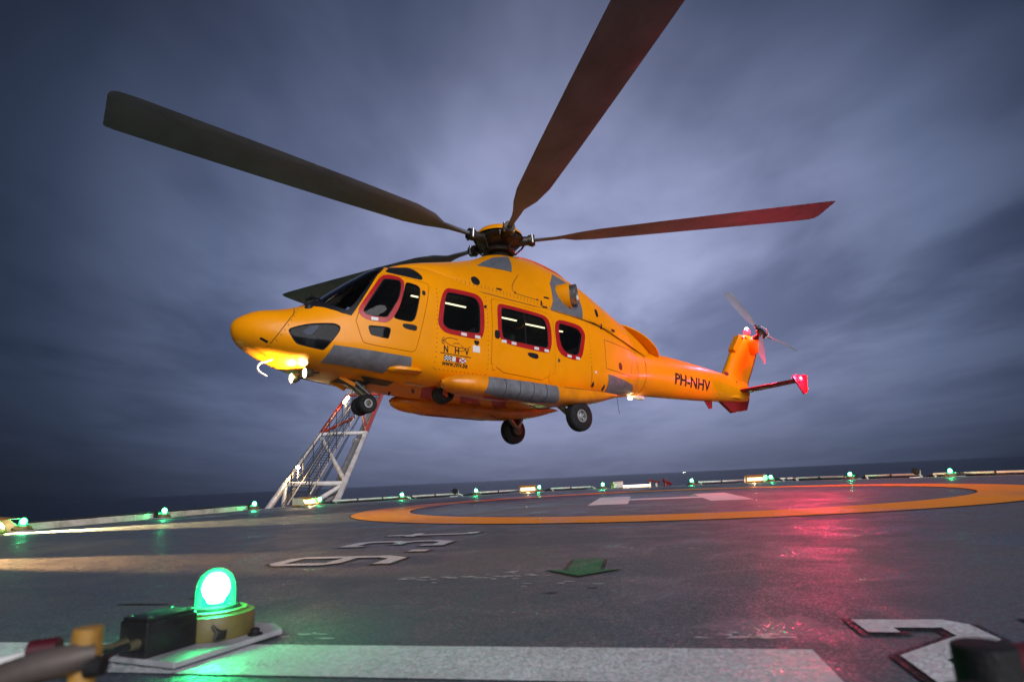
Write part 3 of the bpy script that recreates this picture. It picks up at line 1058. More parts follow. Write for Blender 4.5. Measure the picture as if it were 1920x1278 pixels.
def curve_pts(p, n=10):
    """Catmull-Rom through the points"""
    out = []
    q = [p[0]] + p + [p[-1]]
    for i in range(1, len(q) - 2):
        for k in range(n):
            t_ = k / n
            out.append(tuple(0.5 * ((2 * q[i][c]) + (-q[i - 1][c] + q[i + 1][c]) * t_ + (2 * q[i - 1][c] - 5 * q[i][c] + 4 * q[i + 1][c] - q[i + 2][c]) * t_ ** 2
                                    + (-q[i - 1][c] + 3 * q[i][c] - 3 * q[i + 1][c] + q[i + 2][c]) * t_ ** 3) for c in range(len(p[0]))))
    out.append(tuple(p[-1]))
    return out


lettering('registration_lettering', 'PH-NHV', -5.20, 1.49, 0.27, boom_part, mat='black_rubber', width=1.60, slope=-0.018, boldness=0.030)
for ch, x in (('N', 2.085), ('H', 1.86), ('V', 1.65)):
    lettering('company_letter', ch, x, 1.130, 0.118, fus, width=0.088, boldness=0.03)
lettering('web_address', 'www.nhv.be', 2.10, 0.905, 0.085, fus, width=0.53)
strokes(FUS, [[(2.153, 1.108), (1.515, 1.098)]], fus, 0.012, 'logo_rule')
strokes(FUS, [curve_pts([(1.795, 1.392), (1.93, 1.402), (2.03, 1.385), (2.055, 1.33), (1.98, 1.275), (1.85, 1.252), (1.70, 1.248), (1.58, 1.262), (1.53, 1.305)]),
              curve_pts([(1.90, 1.285), (1.87, 1.312), (1.83, 1.318), (1.80, 1.312), (1.775, 1.33), (1.762, 1.312)]),
              curve_pts([(1.74, 1.30), (1.68, 1.255), (1.655, 1.215), (1.70, 1.19), (1.78, 1.185)]),
              curve_pts([(2.12, 1.365), (2.09, 1.392), (2.065, 1.37), (2.09, 1.335), (2.125, 1.33)]),
              curve_pts([(2.135, 1.32), (2.12, 1.29), (2.09, 1.275), (2.065, 1.29)]),
              [(2.10, 1.36), (2.10, 1.27)], [(2.135, 1.35), (2.06, 1.31)]], fus, 0.008, 'logo_drawing')
FLG = [(2.068, 0.168), (1.905, 0.158), (1.755, 0.158)]
for i, (x, wd) in enumerate(FLG):
    z0, z1 = 0.990 - 0.004 * i, 1.072 - 0.004 * i
    wd *= 0.86
    if i == 0:
        spot_patch(FUS, 'flag_emblem', rect(x - wd / 2, (z0 + z1) / 2, wd + .012, z1 - z0 + .012), 'black_trim', fus, 0.004, 0.002, 1, 0)
        cm = MB()
        for a in range(5):
            for c in range(4):
                if (a + c) % 2 == 0:
                    q = []
                    for u, v_ in ((a, c), (a + 1, c), (a + 1, c + 1), (a, c + 1)):
                        xx, zz = x - wd * u / 5, z0 + (z1 - z0) * v_ / 4
                        t_ = FUS.T(xx, zz)
                        q.append(tuple(FUS.P(xx, t_) + FUS.N(np.array([xx]), np.array([t_]))[0] * 0.0065))
                    cm.add(q, [(0, 1, 2, 3)])
        cm.build('flag_check', 'label_white', fus, smooth=0)
    else:
        spot_patch(FUS, 'flag_emblem', rect(x - wd / 2, (z0 + z1) / 2, wd + .010, z1 - z0 + .010), 'black_trim', fus, 0.003, 0.001, 1, 0)
        spot_patch(FUS, 'flag_field', rect(x - wd / 2, (z0 + z1) / 2, wd, z1 - z0), 'label_white', fus, 0.0055, 0.001, 1, 0)
        if i == 1:
            spot_patch(FUS, 'flag_field', rect(x - wd * .76, (z0 + z1) / 2, wd * .48, z1 - z0), 'red_paint', fus, 0.008, 0.001, 1, 0)
        else:
            strokes(FUS, [[(x, z0), (x - wd, z1)], [(x, z1), (x - wd, z0)]], fus, 0.017, 'flag_cross', 'red_paint', 1, 0.008)

# ---------------------------------------------------------------- engine cowling
cow = link('engine_cowling', patch(COW, None, [], 0, 0, xr=(-4.7, 2.95), nx=0.08, ntg=90, tr=1.585), 'yellow_paint', heli)
for sd in (1, -1):
    spot_patch(COW, 'intake_grille', [(1.052, 3.150), (0.90, 3.27), (0.766, 3.365), (0.488, 3.545), (0.08, 3.67), (0.20, 3.35), (0.293, 3.142), (0.588, 3.149)], 'panel_grey', cow, 0.012, 0.02, sd, 0)
    spot_patch(COW, 'exhaust_panel', [(-0.948, 3.42), (-1.20, 3.32), (-1.482, 3.165), (-1.523, 2.605), (-1.495, 2.41), (-0.547, 2.43), (-0.643, 2.633), (-0.70, 3.1)], 'panel_grey', cow, 0.010, 0.012, sd, 0)
    spot_patch(COW, 'vent_hole', [(1.281 + .095 * math.cos(a), 2.69 + .10 * math.sin(a)) for a in np.linspace(0, 2 * math.pi, 15)[:-1]], 'black_trim', cow, 0.004, 0.004, sd, 0)
    for x, z, ww, hh in ((0.76, 2.61, .14, .035), (-0.47, 2.68, .15, .04), (-0.305, 2.52, .04, .12), (-0.39, 2.45, .15, .035), (-2.03, 2.66, .10, .19), (-2.14, 2.36, .05, .13), (-2.60, 2.36, .14, .06), (0.37, 2.62, .05, .03), (-0.20, 2.58, .05, .03)):
        spot_patch(COW, 'cowl_latch', rect(x, z, ww, hh), 'black_trim', cow, 0.006, 0.006, sd, 2)
    j = joint(COW, [(0.15, 3.10), (0.32, 2.90), (0.405, 2.77), (0.424, 2.66), (0.36, 2.60), (-0.25, 2.57)], cow)
    for pts in ([(2.35, 2.585), (1.5, 2.475), (0.6, 2.43), (-0.5, 2.41), (-1.6, 2.39), (-2.6, 2.30)],):
        a_ = joint(COW, pts, cow, 0.014)
        j.add(a_.v, a_.f)
    j.build('cowl_joint', 'panel_line', cow, smooth=0)
    # exhaust: yellow fairing, bare metal stub pipe
    ax = Vector((-.62, sd * .78, .03)).normalized()
    p0 = Vector((-.80, sd * .50, 2.86))
    e = MB().lathe([(.255, .28), (.265, .36), (.268, .52), (.262, .60), (.235, .60)], p0, ax, 30)
    for i, q in enumerate(e.v):
        q = Vector(q)
        if q.z < 2.80:
            q.z -= (2.80 - q.z) * 0.22
        e.v[i] = tuple(q)
    fair = e.build('exhaust_fairing', 'yellow_paint', cow, smooth=50)
    MB().lathe([(.215, .50), (.222, .60), (.228, .735), (.216, .735), (.20, .60), (.19, .42), (.0, .40)], p0, ax, 30).build('exhaust_pipe', 'bare_metal', cow, smooth=50)
    MB().lathe([(.19, .48), (.0, .47)], p0, ax, 24).build('exhaust_throat', 'black_rubber', cow)
# orange spine fairing behind the mast
sp = [(-.35, .10), (-.9, .30), (-1.5, .34), (-2.1, .10), (-2.1, -.3), (-1.5, -.6), (-.9, -.62), (-.35, -.45)]
link('spine_fairing', patch(COW, refine(chaikin(sp, 1), .06), [], 0.055, 0.07, nx=0.06), 'orange_red_paint', cow)
# rear lip of the cowling
mb = MB()
nn, mm_ = 36, 7
Vv = []
for i in range(mm_ + 1):
    for k in range(nn):
        a = 2 * math.pi * k / nn
        th = math.pi * i / mm_
        r_ = math.sin(th) ** 0.7
        h_ = math.cos(th) * (0.11 if th < math.pi / 2 else 0.05)
        p = Vector((-4.08, 0, 2.44)) + Vector((.80, 0, .40)) * (r_ * math.cos(a)) + Vector((0, .60, 0)) * (r_ * math.sin(a)) + Vector((-.40, 0, .80)) * h_
        Vv.append(tuple(p))
mb.add(Vv, [(i * nn + k, i * nn + (k + 1) % nn, (i + 1) * nn + (k + 1) % nn, (i + 1) * nn + k) for i in range(mm_) for k in range(nn)])
mb.build('cowling_tail_lip', 'yellow_paint', cow, smooth=60)

# ---------------------------------------------------------------- sponsons and belly
for L, sd in ((SPP, 1), (SPS, -1)):
    s_ = link('sponson', patch(L, None, [], 0, 0, xr=(-2.35, 2.08), nx=0.07, ntg=64), 'belly_yellow', heli)
    pol = [(1.29, sd * 1.00), (0.3, sd * 1.00), (-.30, sd * 1.08), (-.37, sd * 2.55), (0.1, sd * 2.95), (1.05, sd * 2.72), (1.36, sd * 2.35), (1.33, sd * 1.6)]
    cv = link('float_cover', patch(L, refine(pol, .06), [], 0.014, 0.018, nx=.06), 'float_fabric', s_)
    # lashing seams of the cover
    for xk in (0.95, 0.62, 0.30, -0.02):
        sm = MB()
        tt_ = np.linspace(1.04, 2.65, 12) * sd
        a_ = L.P(np.full(12, xk + .006), tt_) + L.N(np.full(12, xk), tt_) * .017
        b_ = L.P(np.full(12, xk - .006), tt_) + L.N(np.full(12, xk), tt_) * .017
        sm.add(a_.tolist() + b_.tolist(), [(i, i + 1, 13 + i, 12 + i) for i in range(11)]).build('cover_seam', 'black_trim', s_, smooth=0)
    link('red_stripe', patch(L, refine([(1.29, sd * 2.83), (1.2, sd * 3.12), (.72, sd * 3.12), (.68, sd * 2.95)], .06), [], 0.016, 0.004), 'red_paint', s_)
    # under-side ledge joint
    sm = MB()
    xs_ = np.linspace(-2.25, -.5, 16)
    a_ = L.P(xs_, np.full(16, sd * 1.02)) + L.N(xs_, np.full(16, sd * 1.02)) * .003
    b_ = L.P(xs_, np.full(16, sd * 1.10)) + L.N(xs_, np.full(16, sd * 1.10)) * .003
    sm.add(a_.tolist() + b_.tolist(), [(i, i + 1, 17 + i, 16 + i) for i in range(15)]).build('sponson_joint', 'panel_line', s_, smooth=0)


def belly(name, pol, mat, off=0.004):
    """patch on the keel: (x, y) outline"""
    q = []
    for x, y in refine(pol, .06):
        w_ = float(FUS.f[2](x))
        n_ = float(FUS.f[5](x))
        t_ = math.pi - math.asin(min(1, abs(y) / w_) ** (n_ / 2))
        q.append((x, t_ if y >= 0 else 2 * math.pi - t_))
    return link(name, patch_wrap(q, off), mat, fus)


def patch_wrap(q, off):
    """keel patch: t measured past pi is fine for P(), so triangulate directly"""
    res = geometry.delaunay_2d_cdt([Vector(p) for p in q], [(i, (i + 1) % len(q)) for i in range(len(q))], [], 1, 1e-7)
    V = np.array([(p.x, p.y) for p in res[0]])
    P3 = L_keel(V, off)
    me = bpy.data.meshes.new('keel_patch')
    me.from_pydata(P3.tolist(), [], [tuple(f) for f in res[2]])
    return me


def L_keel(V, off):
    return FUS.P(V[:, 0], V[:, 1]) + FUS.N(V[:, 0], V[:, 1]) * off


belly('red_stripe', [(2.15, .42), (1.95, .60), (1.32, -.30), (1.30, -.55), (1.75, -.35)], 'red_paint')
belly('red_stripe', [(1.42, .60), (.72, .12), (.20, -.50), (.80, -.42)], 'red_paint')
belly('red_stripe', [(.25, .55), (-.05, .0), (-.55, -.55), (-.15, -.55), (.75, .55)], 'red_paint')
belly('belly_hatch', [(3.34, .46), (2.72, .46), (2.70, .15), (3.07, .11)], 'steel_dark', 0.006)
belly('belly_plate', [(2.55, .54), (2.19, .55), (2.155, .48), (2.516, .48)], 'cream_paint', 0.008)
# black round pod and orange arm under the belly
pod = MB().lathe([(0.0, -.15), (.15, -.15), (.19, -.10), (.19, .10), (.15, .15), (0, .15)], (1.70, .42, .545), (0.25, 1, 0), 26).build('belly_pod', 'black_rubber', heli, smooth=50)
MB().tube([(1.98, 1.00, .60), (1.88, .80, .555), (1.78, .62, .50), (1.72, .60, .46)], [.035, .045, .045, .03]).build('tie_arm', 'orange_red_paint', heli)
mb = MB()
for x, y in ((2.45, -.25), (2.2, .2), (2.9, -.3), (-.6, .3), (-1.4, .25), (.3, .35)):
    z = float(FUS.P(x, math.pi - .1)[2])
    mb.cyl((x, y, z + .02), (x, y, z - .06), .03, .018, 10)
mb.build('belly_antenna', 'black_trim', heli)
MB().lathe([(0, -.015), (.17, -.012), (.185, 0), (.185, .03)], (-.62, .55, .575), (0, 0, 1), 24).build('belly_antenna', 'label_white', heli)

# ---------------------------------------------------------------- nose details
MB().tube(curve_pts([(4.70, .12, .86), (4.79, .12, .815), (4.88, .12, .775), (4.915, .12, .70), (4.88, .12, .635), (4.76, .12, .575)], 6), .016, 12).build('pitot_hook', 'label_white', heli)
for (x, y, z) in ((4.20, .27, .665), (4.33, .02, .61)):
    ll = MB().lathe([(0, -.13), (.035, -.12), (.075, -.05), (.085, 0), (.085, .025), (.078, .025)], (x, y, z), (1, .1, -.10), 22).build('landing_light', 'strut_metal', heli, smooth=50)
    MB().lathe([(0, .016), (.078, .013)], (x, y, z), (1, .1, -.10), 22).build('light_lens', 'landing_lens', ll)
    MB().tube([(x - .05, y, z), (x - .10, y, z + .08), (x - .12, y, z + .16)], .016).build('light_bracket', 'strut_metal', ll)
    MB().tube([(x - .08, y, z + .01), (x - .22, y, z + .03)], .014).build('light_cable', 'black_trim', ll)
    ld = bpy.data.lights.new('landing_lamp', 'SPOT')
    ld.energy = 170
    ld.color = (1.0, .74, .32)
    ld.spot_size = R(150)
    ld.spot_blend = .6
    ld.shadow_soft_size = .05
    lo = bpy.data.objects.new('landing_lamp', ld)
    COLL.objects.link(lo)
    lo.parent = heli
    lo.location = (x + .06, y, z)
    lo.rotation_euler = Vector((-1, -.1, -.35)).to_track_quat('Z', 'Y').to_euler()
# wiper, mirror knob, probe
y_ = .42
MB().tube([(4.02, .66, 1.70), (4.06, .50, 1.86), (4.16, .36, 1.945), (4.26, .18, 1.925)], .016).build('windscreen_wiper', 'black_trim', heli)
MB().tube([(4.30, .40, 1.875), (4.20, .30, 1.985), (4.10, .12, 2.03)], .022).build('windscreen_wiper', 'black_trim', heli)
MB().tube([(4.02, .66, 1.70), (3.98, .70, 1.655), (3.93, .74, 1.63), (3.90, .76, 1.66), (3.93, .74, 1.70)], .010).build('wiper_arm', 'black_trim', heli)
kn = MB().lathe([(.10, -.02), (.11, .0), (.075, .05), (.062, .12), (.03, .15), (0, .155)], (4.30, .50, 1.615), (.1, .55, .8), 20).build('air_probe', 'black_trim', heli, smooth=50)
MB().cyl((4.33, .54, 1.72), (4.50, .56, 1.80), .008).build('probe_needle', 'black_trim', kn)
MB().lathe([(0, 0), (.02, .004), (.022, 0)], (4.27, .59, 1.66), (.1, .8, .5), 12).build('probe_cap', 'bare_metal', kn)

# ---------------------------------------------------------------- inside the cabin
cab = []
mb = MB()
for x0, x1 in ((2.0, .70), (-.22, -.66), (-.90, -2.05)):
    mb.box(((x0 + x1) / 2, -.3, 2.585 + .033 * (x0 + x1) / 2), (x0 - x1, .035, .02))
    mb.box(((x0 + x1) / 2, .42, 2.62 + .033 * (x0 + x1) / 2), (x0 - x1, .03, .02))
mb.build('ceiling_light_strip', 'cabin_strip', heli, smooth=0)
for x, y in ((2.55, .46), (2.55, -.46)):
    st = MB().box((x - .22, y, 1.72), (.12, .48, .75), Matrix.Rotation(R(-12), 3, 'Y')).build('pilot_seat', 'seat_fabric', heli, bevel=.04)
    MB().box((x, y, 1.32), (.5, .48, .14)).build('seat_cushion', 'seat_fabric', st, bevel=.04)
    MB().box((x - .32, y, 2.18), (.09, .28, .2)).build('headrest', 'seat_fabric', st, bevel=.03)
for x in (1.45, .55, -.35, -1.2):
    for y in (.62, .2, -.22, -.64):
        st = MB().box((x - .2, y, 1.45), (.10, .38, .70), Matrix.Rotation(R(-8), 3, 'Y')).build('cabin_seat', 'seat_fabric', heli, bevel=.035)
        MB().box((x, y, 1.08), (.42, .38, .10)).build('seat_cushion', 'seat_fabric', st, bevel=.03)
pn = MB().box((3.62, 0, 1.42), (.28, 1.3, .34), Matrix.Rotation(R(14), 3, 'Y')).build('instrument_panel', 'black_trim', heli, bevel=.03)
MB().box((3.30, 0, 1.05), (.6, .3, .3)).build('centre_console', 'black_trim', heli, bevel=.03)
MB().box((4.22, .35, 1.16), (.16, .24, .20)).build('avionics_box', 'pipe_grey', heli, bevel=.02)

# ---------------------------------------------------------------- tail
fin = MB()
SEC = [(1.42, -7.75, -8.98, .24), (1.80, -7.80, -9.06, .23), (2.08, -7.93, -9.24, .20), (2.45, -8.20, -9.52, .175), (2.90, -8.54, -9.82, .16), (3.22, -8.80, -10.02, .16), (3.40, -8.98, -10.08, .17), (3.50, -9.20, -9.95, .13), (3.535, -9.35, -9.80, .06)]
prof = [(0, 0), (.03, .42), (.10, .78), (.25, 1.0), (.45, .95), (.70, .62), (.90, .26), (1.0, .10)]
ring = prof + [(u, -v_) for u, v_ in prof[::-1][:-1]]
pts = []
for z, xl, xt, th in SEC:
    for u, v_ in ring:
        pts.append((xl + (xt - xl) * u, v_ * th, z))
nr = len(ring)
fin.add(pts, [(i * nr + k, i * nr + (k + 1) % nr, (i + 1) * nr + (k + 1) % nr, (i + 1) * nr + k) for i in range(len(SEC) - 1) for k in range(nr)] + [tuple((len(SEC) - 1) * nr + k for k in range(nr))])
finp = fin.build('tail_fin', 'yellow_paint', heli, smooth=50)
mb = MB()
for (z0, x0), (z1, x1) in zip([(1.62, -9.02), (2.08, -9.25), (2.45, -9.53), (2.90, -9.83)], [(2.08, -9.25), (2.45, -9.53), (2.90, -9.83), (3.15, -9.98)]):
    mb.add([(x0 + .03, .032, z0), (x0 - .06, .0, z0), (x0 + .03, -.032, z0), (x1 + .03, .032, z1), (x1 - .06, 0, z1), (x1 + .03, -.032, z1)], [(0, 1, 4, 3), (1, 2, 5, 4), (2, 0, 3, 5)])
mb.build('fin_trailing_edge', 'red_paint', finp, smooth=0)
# gearbox fairing on the port side of the fin top
MB().lathe([(0.0, -.20), (.16, -.18), (.25, -.08), (.27, .06), (.24, .20), (.15, .30), (.10, .33)], (-9.55, .12, 3.17), (0, 1, .46), 24).build('gearbox_fairing', 'yellow_paint', finp, smooth=50)
MB().prism([(-8.46, 2.93), (-8.58, 2.84), (-9.00, 3.27), (-9.02, 3.42), (-8.90, 3.45)], -.05, .16).xf(Matrix(((1, 0, 0, 0), (0, 0, 1, 0), (0, 1, 0, 0), (0, 0, 0, 1)))).build('fin_tip_fairing', 'yellow_paint', finp, smooth=0, bevel=.02)
spot_bolts = MB()
for x, z in ((-9.02, 3.36), (-9.22, 3.38), (-9.42, 3.36)):
    spot_bolts.lathe([(.05, 0), (.045, .012), (0, .013)], (x, .155, z), (0, 1, 0), 12)
spot_bolts.build('fin_cap_screw', 'red_paint', finp)
mb = MB()
mb.lathe([(.05, 0), (.05, .012), (0, .014)], (-8.25, .225, 1.86), (0, 1, .1), 14)
mb.lathe([(.07, 0), (.07, .012), (0, .014)], (-7.85, .20, 2.10), (0.3, 1, .5), 14)
mb.build('fin_vent', 'black_trim', finp)
# anti-collision beacon on the fin top
bc = MB().lathe([(.07, 0), (.07, .03), (.055, .05)], (-9.50, .05, 3.53), (0, 0, 1), 20).build('beacon_base', 'red_paint', finp)
MB().lathe([(.085, .045), (.105, .09), (.100, .15), (.065, .20), (.02, .22)], (-9.50, .05, 3.53), (0, 0, 1), 20).build('beacon_lens', 'red_beacon', finp)
MB().lathe([(0, .17), (.045, .185), (.06, .215), (.045, .25), (0, .265)], (-9.50, .05, 3.53), (0, 0, 1), 16).build('beacon_bulb', 'beacon_core', finp)


def lamp(name, loc, energy, col, parent=None, size=.05):
    ld = bpy.data.lights.new(name, 'POINT')
    ld.energy = energy
    ld.color = col
    ld.shadow_soft_size = size
    o = bpy.data.objects.new(name, ld)
    COLL.objects.link(o)
    if parent is not None:
        o.parent = parent
    o.location = loc
    return o


lamp('beacon_lamp', (-9.36, .26, 3.92), 620, (1.0, .03, .085), heli, .06)
# bumper and strake under the tail
Mxz = Matrix(((1, 0, 0, 0), (0, 0, 1, 0), (0, 1, 0, 0), (0, 0, 0, 1)))
MB().prism([(-7.55, 1.36), (-8.17, 1.02), (-8.91, 1.15), (-9.12, 1.50), (-9.10, 1.66), (-8.7, 1.55), (-8.3, 1.45)], -.06, .06).xf(Mxz).build('tail_bumper', 'maroon_paint', heli, smooth=0, bevel=.02)
MB().prism([(-6.88, 1.32), (-7.11, 1.05), (-7.24, 1.08), (-7.28, 1.32)], -.012, .012).xf(Mxz).build('tail_strake', 'maroon_paint', heli, smooth=0)
# horizontal stabiliser with its end plate
for sd in (1,):
    stb = MB()
    prs = [(0, 0), (.04, .55), (.2, 1.0), (.5, .8), (.85, .25), (1, .03)]
    rg = prs + [(u, -v_) for u, v_ in prs[::-1][1:-1]]
    pts = []
    for y, xl, xt, z, th in ((.08, -8.32, -8.98, 1.66, .055), (1.82, -8.42, -8.90, 1.66, .04)):
        pts += [(xl + (xt - xl) * u, sd * y, z + v_ * th) for u, v_ in rg]
    n_ = len(rg)
    stb.add(pts, [(k, (k + 1) % n_, n_ + (k + 1) % n_, n_ + k) for k in range(n_)] + [tuple(range(n_)), tuple(range(n_, 2 * n_))])
    sb = stb.build('stabiliser', 'maroon_paint', heli, smooth=40)
    MB().prism([(-8.34, 1.72), (-8.42, 1.80), (-9.13, 1.87), (-9.03, 1.38), (-8.82, 1.30), (-8.58, 1.53)], sd * 1.82, sd * 1.86).xf(Mxz).build('end_plate', 'red_paint', sb, smooth=0, bevel=.008)
    if sd > 0:
        MB().lathe([(.05, -.02), (.075, .02), (.065, .08), (0, .11)], (-8.62, 1.865, 1.70), (.1, 1, 0), 16).build('position_light', 'red_beacon', sb)
        lamp('position_lamp', (-8.60, 2.06, 1.72), 300, (1.0, .03, .08), heli, .05)
    else:
        MB().lathe([(.035, -.02), (.05, .02), (.045, .06), (0, .09)], (-8.62, -1.865, 1.70), (.1, -1, 0), 16).build('position_light', 'green_dome', sb)
# lit lamp fairing under the boom root
MB().box((-4.12, 0, 1.115), (.46, .16, .09), Matrix.Rotation(R(-8), 3, 'Y')).build('belly_lamp_fairing', 'label_white', heli, bevel=.03)
MB().lathe([(0, .0), (.06, .0), (.065, .02)], (-3.83, .06, 1.05), (.5, .3, -1), 16).build('belly_lamp', 'belly_lens', heli)
lamp('belly_glow', (-4.00, .10, .93), 1.6, (1.0, .72, .34), heli, .03)
MB().tube([(-3.43, 0, 1.03), (-3.44, 0, .84), (-3.47, 0, .63)], .006, 6).build('whip_antenna', 'black_trim', heli)

# tail rotor
kap = R(25)
hubp = Vector((-9.43, .56, 3.46))
axv = Vector((0, math.cos(kap), math.sin(kap)))
e1, e2 = Vector((1, 0, 0)), Vector((0, -math.sin(kap), math.cos(kap)))
tr = MB().lathe([(.0, -.42), (.075, -.40), (.085, -.10), (.17, -.06), (.20, .0), (.17, .06), (.07, .09), (0, .10)], hubp, axv, 22).build('tail_rotor', 'hub_metal', heli, smooth=45)
for i in range(3):
    ph = R(72 + 120 * i)
    dr = e1 * math.cos(ph) + e2 * math.sin(ph)
    ch = axv.cross(dr).normalized()
    tip_p = []
    for r_, c_, th in ((.14, .05, .045), (.30, .055, .04), (.42, .13, .025), (.6, .17, .018), (1.45, .20, .012), (1.58, .18, .010), (1.65, .11, .006)):
        for u, v_ in ((-1, 0), (-.5, 1), (.3, .9), (1, 0), (.3, -.9), (-.5, -1)):
            tip_p.append(tuple(hubp + dr * r_ + ch * (u * c_) + axv * (v_ * th - u * c_ * .32)))
    bl = MB().add(tip_p, [(j * 6 + k, j * 6 + (k + 1) % 6, (j + 1) * 6 + (k + 1) % 6, (j + 1) * 6 + k) for j in range(6) for k in range(6)] + [tuple(range(6)), tuple(range(36, 42))])
    bl.build('tail_rotor_blade', 'blade_skin', tr, smooth=40)
    MB().cyl(hubp + dr * .12, hubp + dr * .33, .055, .04, 12).build('blade_sleeve', 'hub_metal', tr)
    MB().tube([hubp + dr * .26 + ch * .09 + axv * .03, hubp + dr * .16 + ch * .12 + axv * .16, hubp + axv * .20], .014).build('pitch_link', 'bare_metal', tr)

# ---------------------------------------------------------------- main rotor
mr = MB().lathe([(0, -.34), (.24, -.34), (.20, -.25), (.17, -.20), (.26, -.13), (.40, -.06), (.50, .0), (.50, .10), (.44, .17), (.30, .20), (0, .21)], (0, 0, 4.16), (0, 0, 1), 40).build('main_rotor', 'hub_metal', heli, smooth=40)
MB().lathe([(.535, .13), (.53, .17), (.44, .27), (.26, .35), (.10, .38), (0, .385)], (0, 0, 4.16), (0, 0, 1), 40).build('hub_cap', 'yellow_paint', mr, smooth=50)
MB().lathe([(.20, -.02), (.34, -.02), (.36, .02), (.34, .06), (.20, .06)], (0, 0, 3.92), (0, 0, 1), 32).build('swashplate', 'hub_metal', mr, smooth=40)
PSI0, BETA = -1.5, R(3.5)
cut = [(.42, .060, .055, 0.0), (.75, .062, .05, 0.0), (.98, .07, .045, 0.0), (1.25, .095, .035, 0.0), (1.45, .12, .032, .02), (1.75, .25, .032, -.02), (2.2, .34, .030, -.03), (3.5, .40, .026, -.03), (5.0, .45, .023, -.03), (6.3, .485, .020, -.03), (7.0, .50, .017, -.03), (7.30, .495, .013, -.02), (7.40, .46, .009, .0), (7.43, .40, .005, .03)]
sec = [(-1, 0), (-.82, .62), (-.45, 1), (.1, .85), (.6, .4), (1, .0), (.6, -.3), (.1, -.55), (-.45, -.7), (-.82, -.5)]
for i in range(5):
    psi = R(PSI0 + 72 * i)
    flap = BETA + (R(1.2) if i == 2 else 0) + (R(-.2) if i == 0 else 0)
    dr = Vector((math.cos(psi) * math.cos(flap), math.sin(psi) * math.cos(flap), math.sin(flap)))
    le = Vector((-math.sin(psi), math.cos(psi), 0))
    up = le.cross(dr).normalized() * (1 if le.cross(dr).z > 0 else -1)
    pts = []
    for r_, c_, th, sh in cut:
        tw = R(8 - 0.5 * r_)
        cdir = le * math.cos(tw) + up * math.sin(tw)
        ndir = up * math.cos(tw) - le * math.sin(tw)
        for u, v_ in sec:
            pts.append(tuple(Vector((0, 0, 4.16)) + dr * r_ + Vector((0, 0, .05)) * 0 - cdir * (u * c_ + sh) + ndir * (v_ * th * (1.6 if c_ > .2 else 1.0))))
    ns = len(sec)
    bl = MB().add(pts, [(j * ns + k, j * ns + (k + 1) % ns, (j + 1) * ns + (k + 1) % ns, (j + 1) * ns + k) for j in range(len(cut) - 1) for k in range(ns)] + [tuple(range(ns)), tuple(range((len(cut) - 1) * ns, len(cut) * ns))])
    bl.build('rotor_blade', ['blade_skin', 'blade_root'], mr, smooth=40)
    for p_ in mr.children[-1].data.polygons:
        if ((mr.matrix_basis.inverted() @ p_.center) - Vector((0, 0, 4.16))).length < 2.6:
            p_.material_index = 1
    o = Vector((0, 0, 4.16))
    sl = MB().cyl(o + dr * .30, o + dr * .66, .12, .10, 16).cyl(o + dr * .66, o + dr * .80, .125, .125, 16).build('blade_sleeve', 'hub_metal', mr)
    mb = MB()
    for s_ in (1, -1):
        mb.cyl(o + dr * .74 + le * (.10 * s_) - up * .10, o + dr * .74 + le * (.10 * s_) + up * .10, .03, .03, 10)
    mb.build('blade_pin', 'bare_metal', mr)
    MB().tube([o + dr * .56 + le * .20 + up * -.02, o + dr * .50 + le * .20 + Vector((0, 0, -.10)), Vector((0, 0, 3.93)) + Vector((dr.x, dr.y, 0)) * .36 + le * .10], .022, 8).build('pitch_link', 'hub_metal', mr)
    MB().tube([o + dr * .52 - le * .16, o + dr * .34 - le * .34 + Vector((0, 0, .02)), o + dr * .16 - le * .38], .05, 10).build('lag_damper', 'hub_metal', mr)
MB().lathe([(.30, -.14), (.24, 0), (.17, .10), (.14, .30)], (0, 0, 3.84), (0, 0, 1), 28).build('mast_fairing', 'hub_metal', heli)

# ---------------------------------------------------------------- landing gear


def wheel(parent, c, r, wd, rr, side, bolts=6):
    """tyre and rim, axle along y"""
    c = Vector(c)
    ax = Vector((0, side, 0))
    p = [(rr, -wd * .40), (rr + .02, -wd * .5), (r * .86, -wd * .5), (r * .96, -wd * .38), (r, -wd * .18)]
    for g in (-.11, .0, .11):
        p += [(r, wd * (g - .035)), (r - .008, wd * (g - .02)), (r - .008, wd * (g + .02)), (r, wd * (g + .035))]
    p += [(r, wd * .18), (r * .96, wd * .38), (r * .86, wd * .5), (rr + .02, wd * .5), (rr, wd * .40)]
    ty = MB().lathe(p, c, ax, 40, close=True).build('tyre', 'black_rubber', parent, smooth=40)
    MB().lathe([(rr + .004, -wd * .42), (rr + .004, wd * .44), (rr - .012, wd * .46), (rr - .022, wd * .40), (rr * .80, wd * .22), (rr * .52, wd * .20), (rr * .42, wd * .34), (rr * .30, wd * .38), (0, wd * .38)], c, ax, 32).build('rim', 'rim_grey', parent, smooth=40)
    mb_ = MB()
    for k in range(bolts):
        a = 2 * math.pi * k / bolts
        q = c + Vector((rr * .68 * math.cos(a), 0, rr * .68 * math.sin(a))) + ax * (wd * .20)
        mb_.cyl(q, q + ax * (wd * .05), rr * .17, rr * .17, 10)
    mb_.build('rim_hole', 'steel_dark', parent)


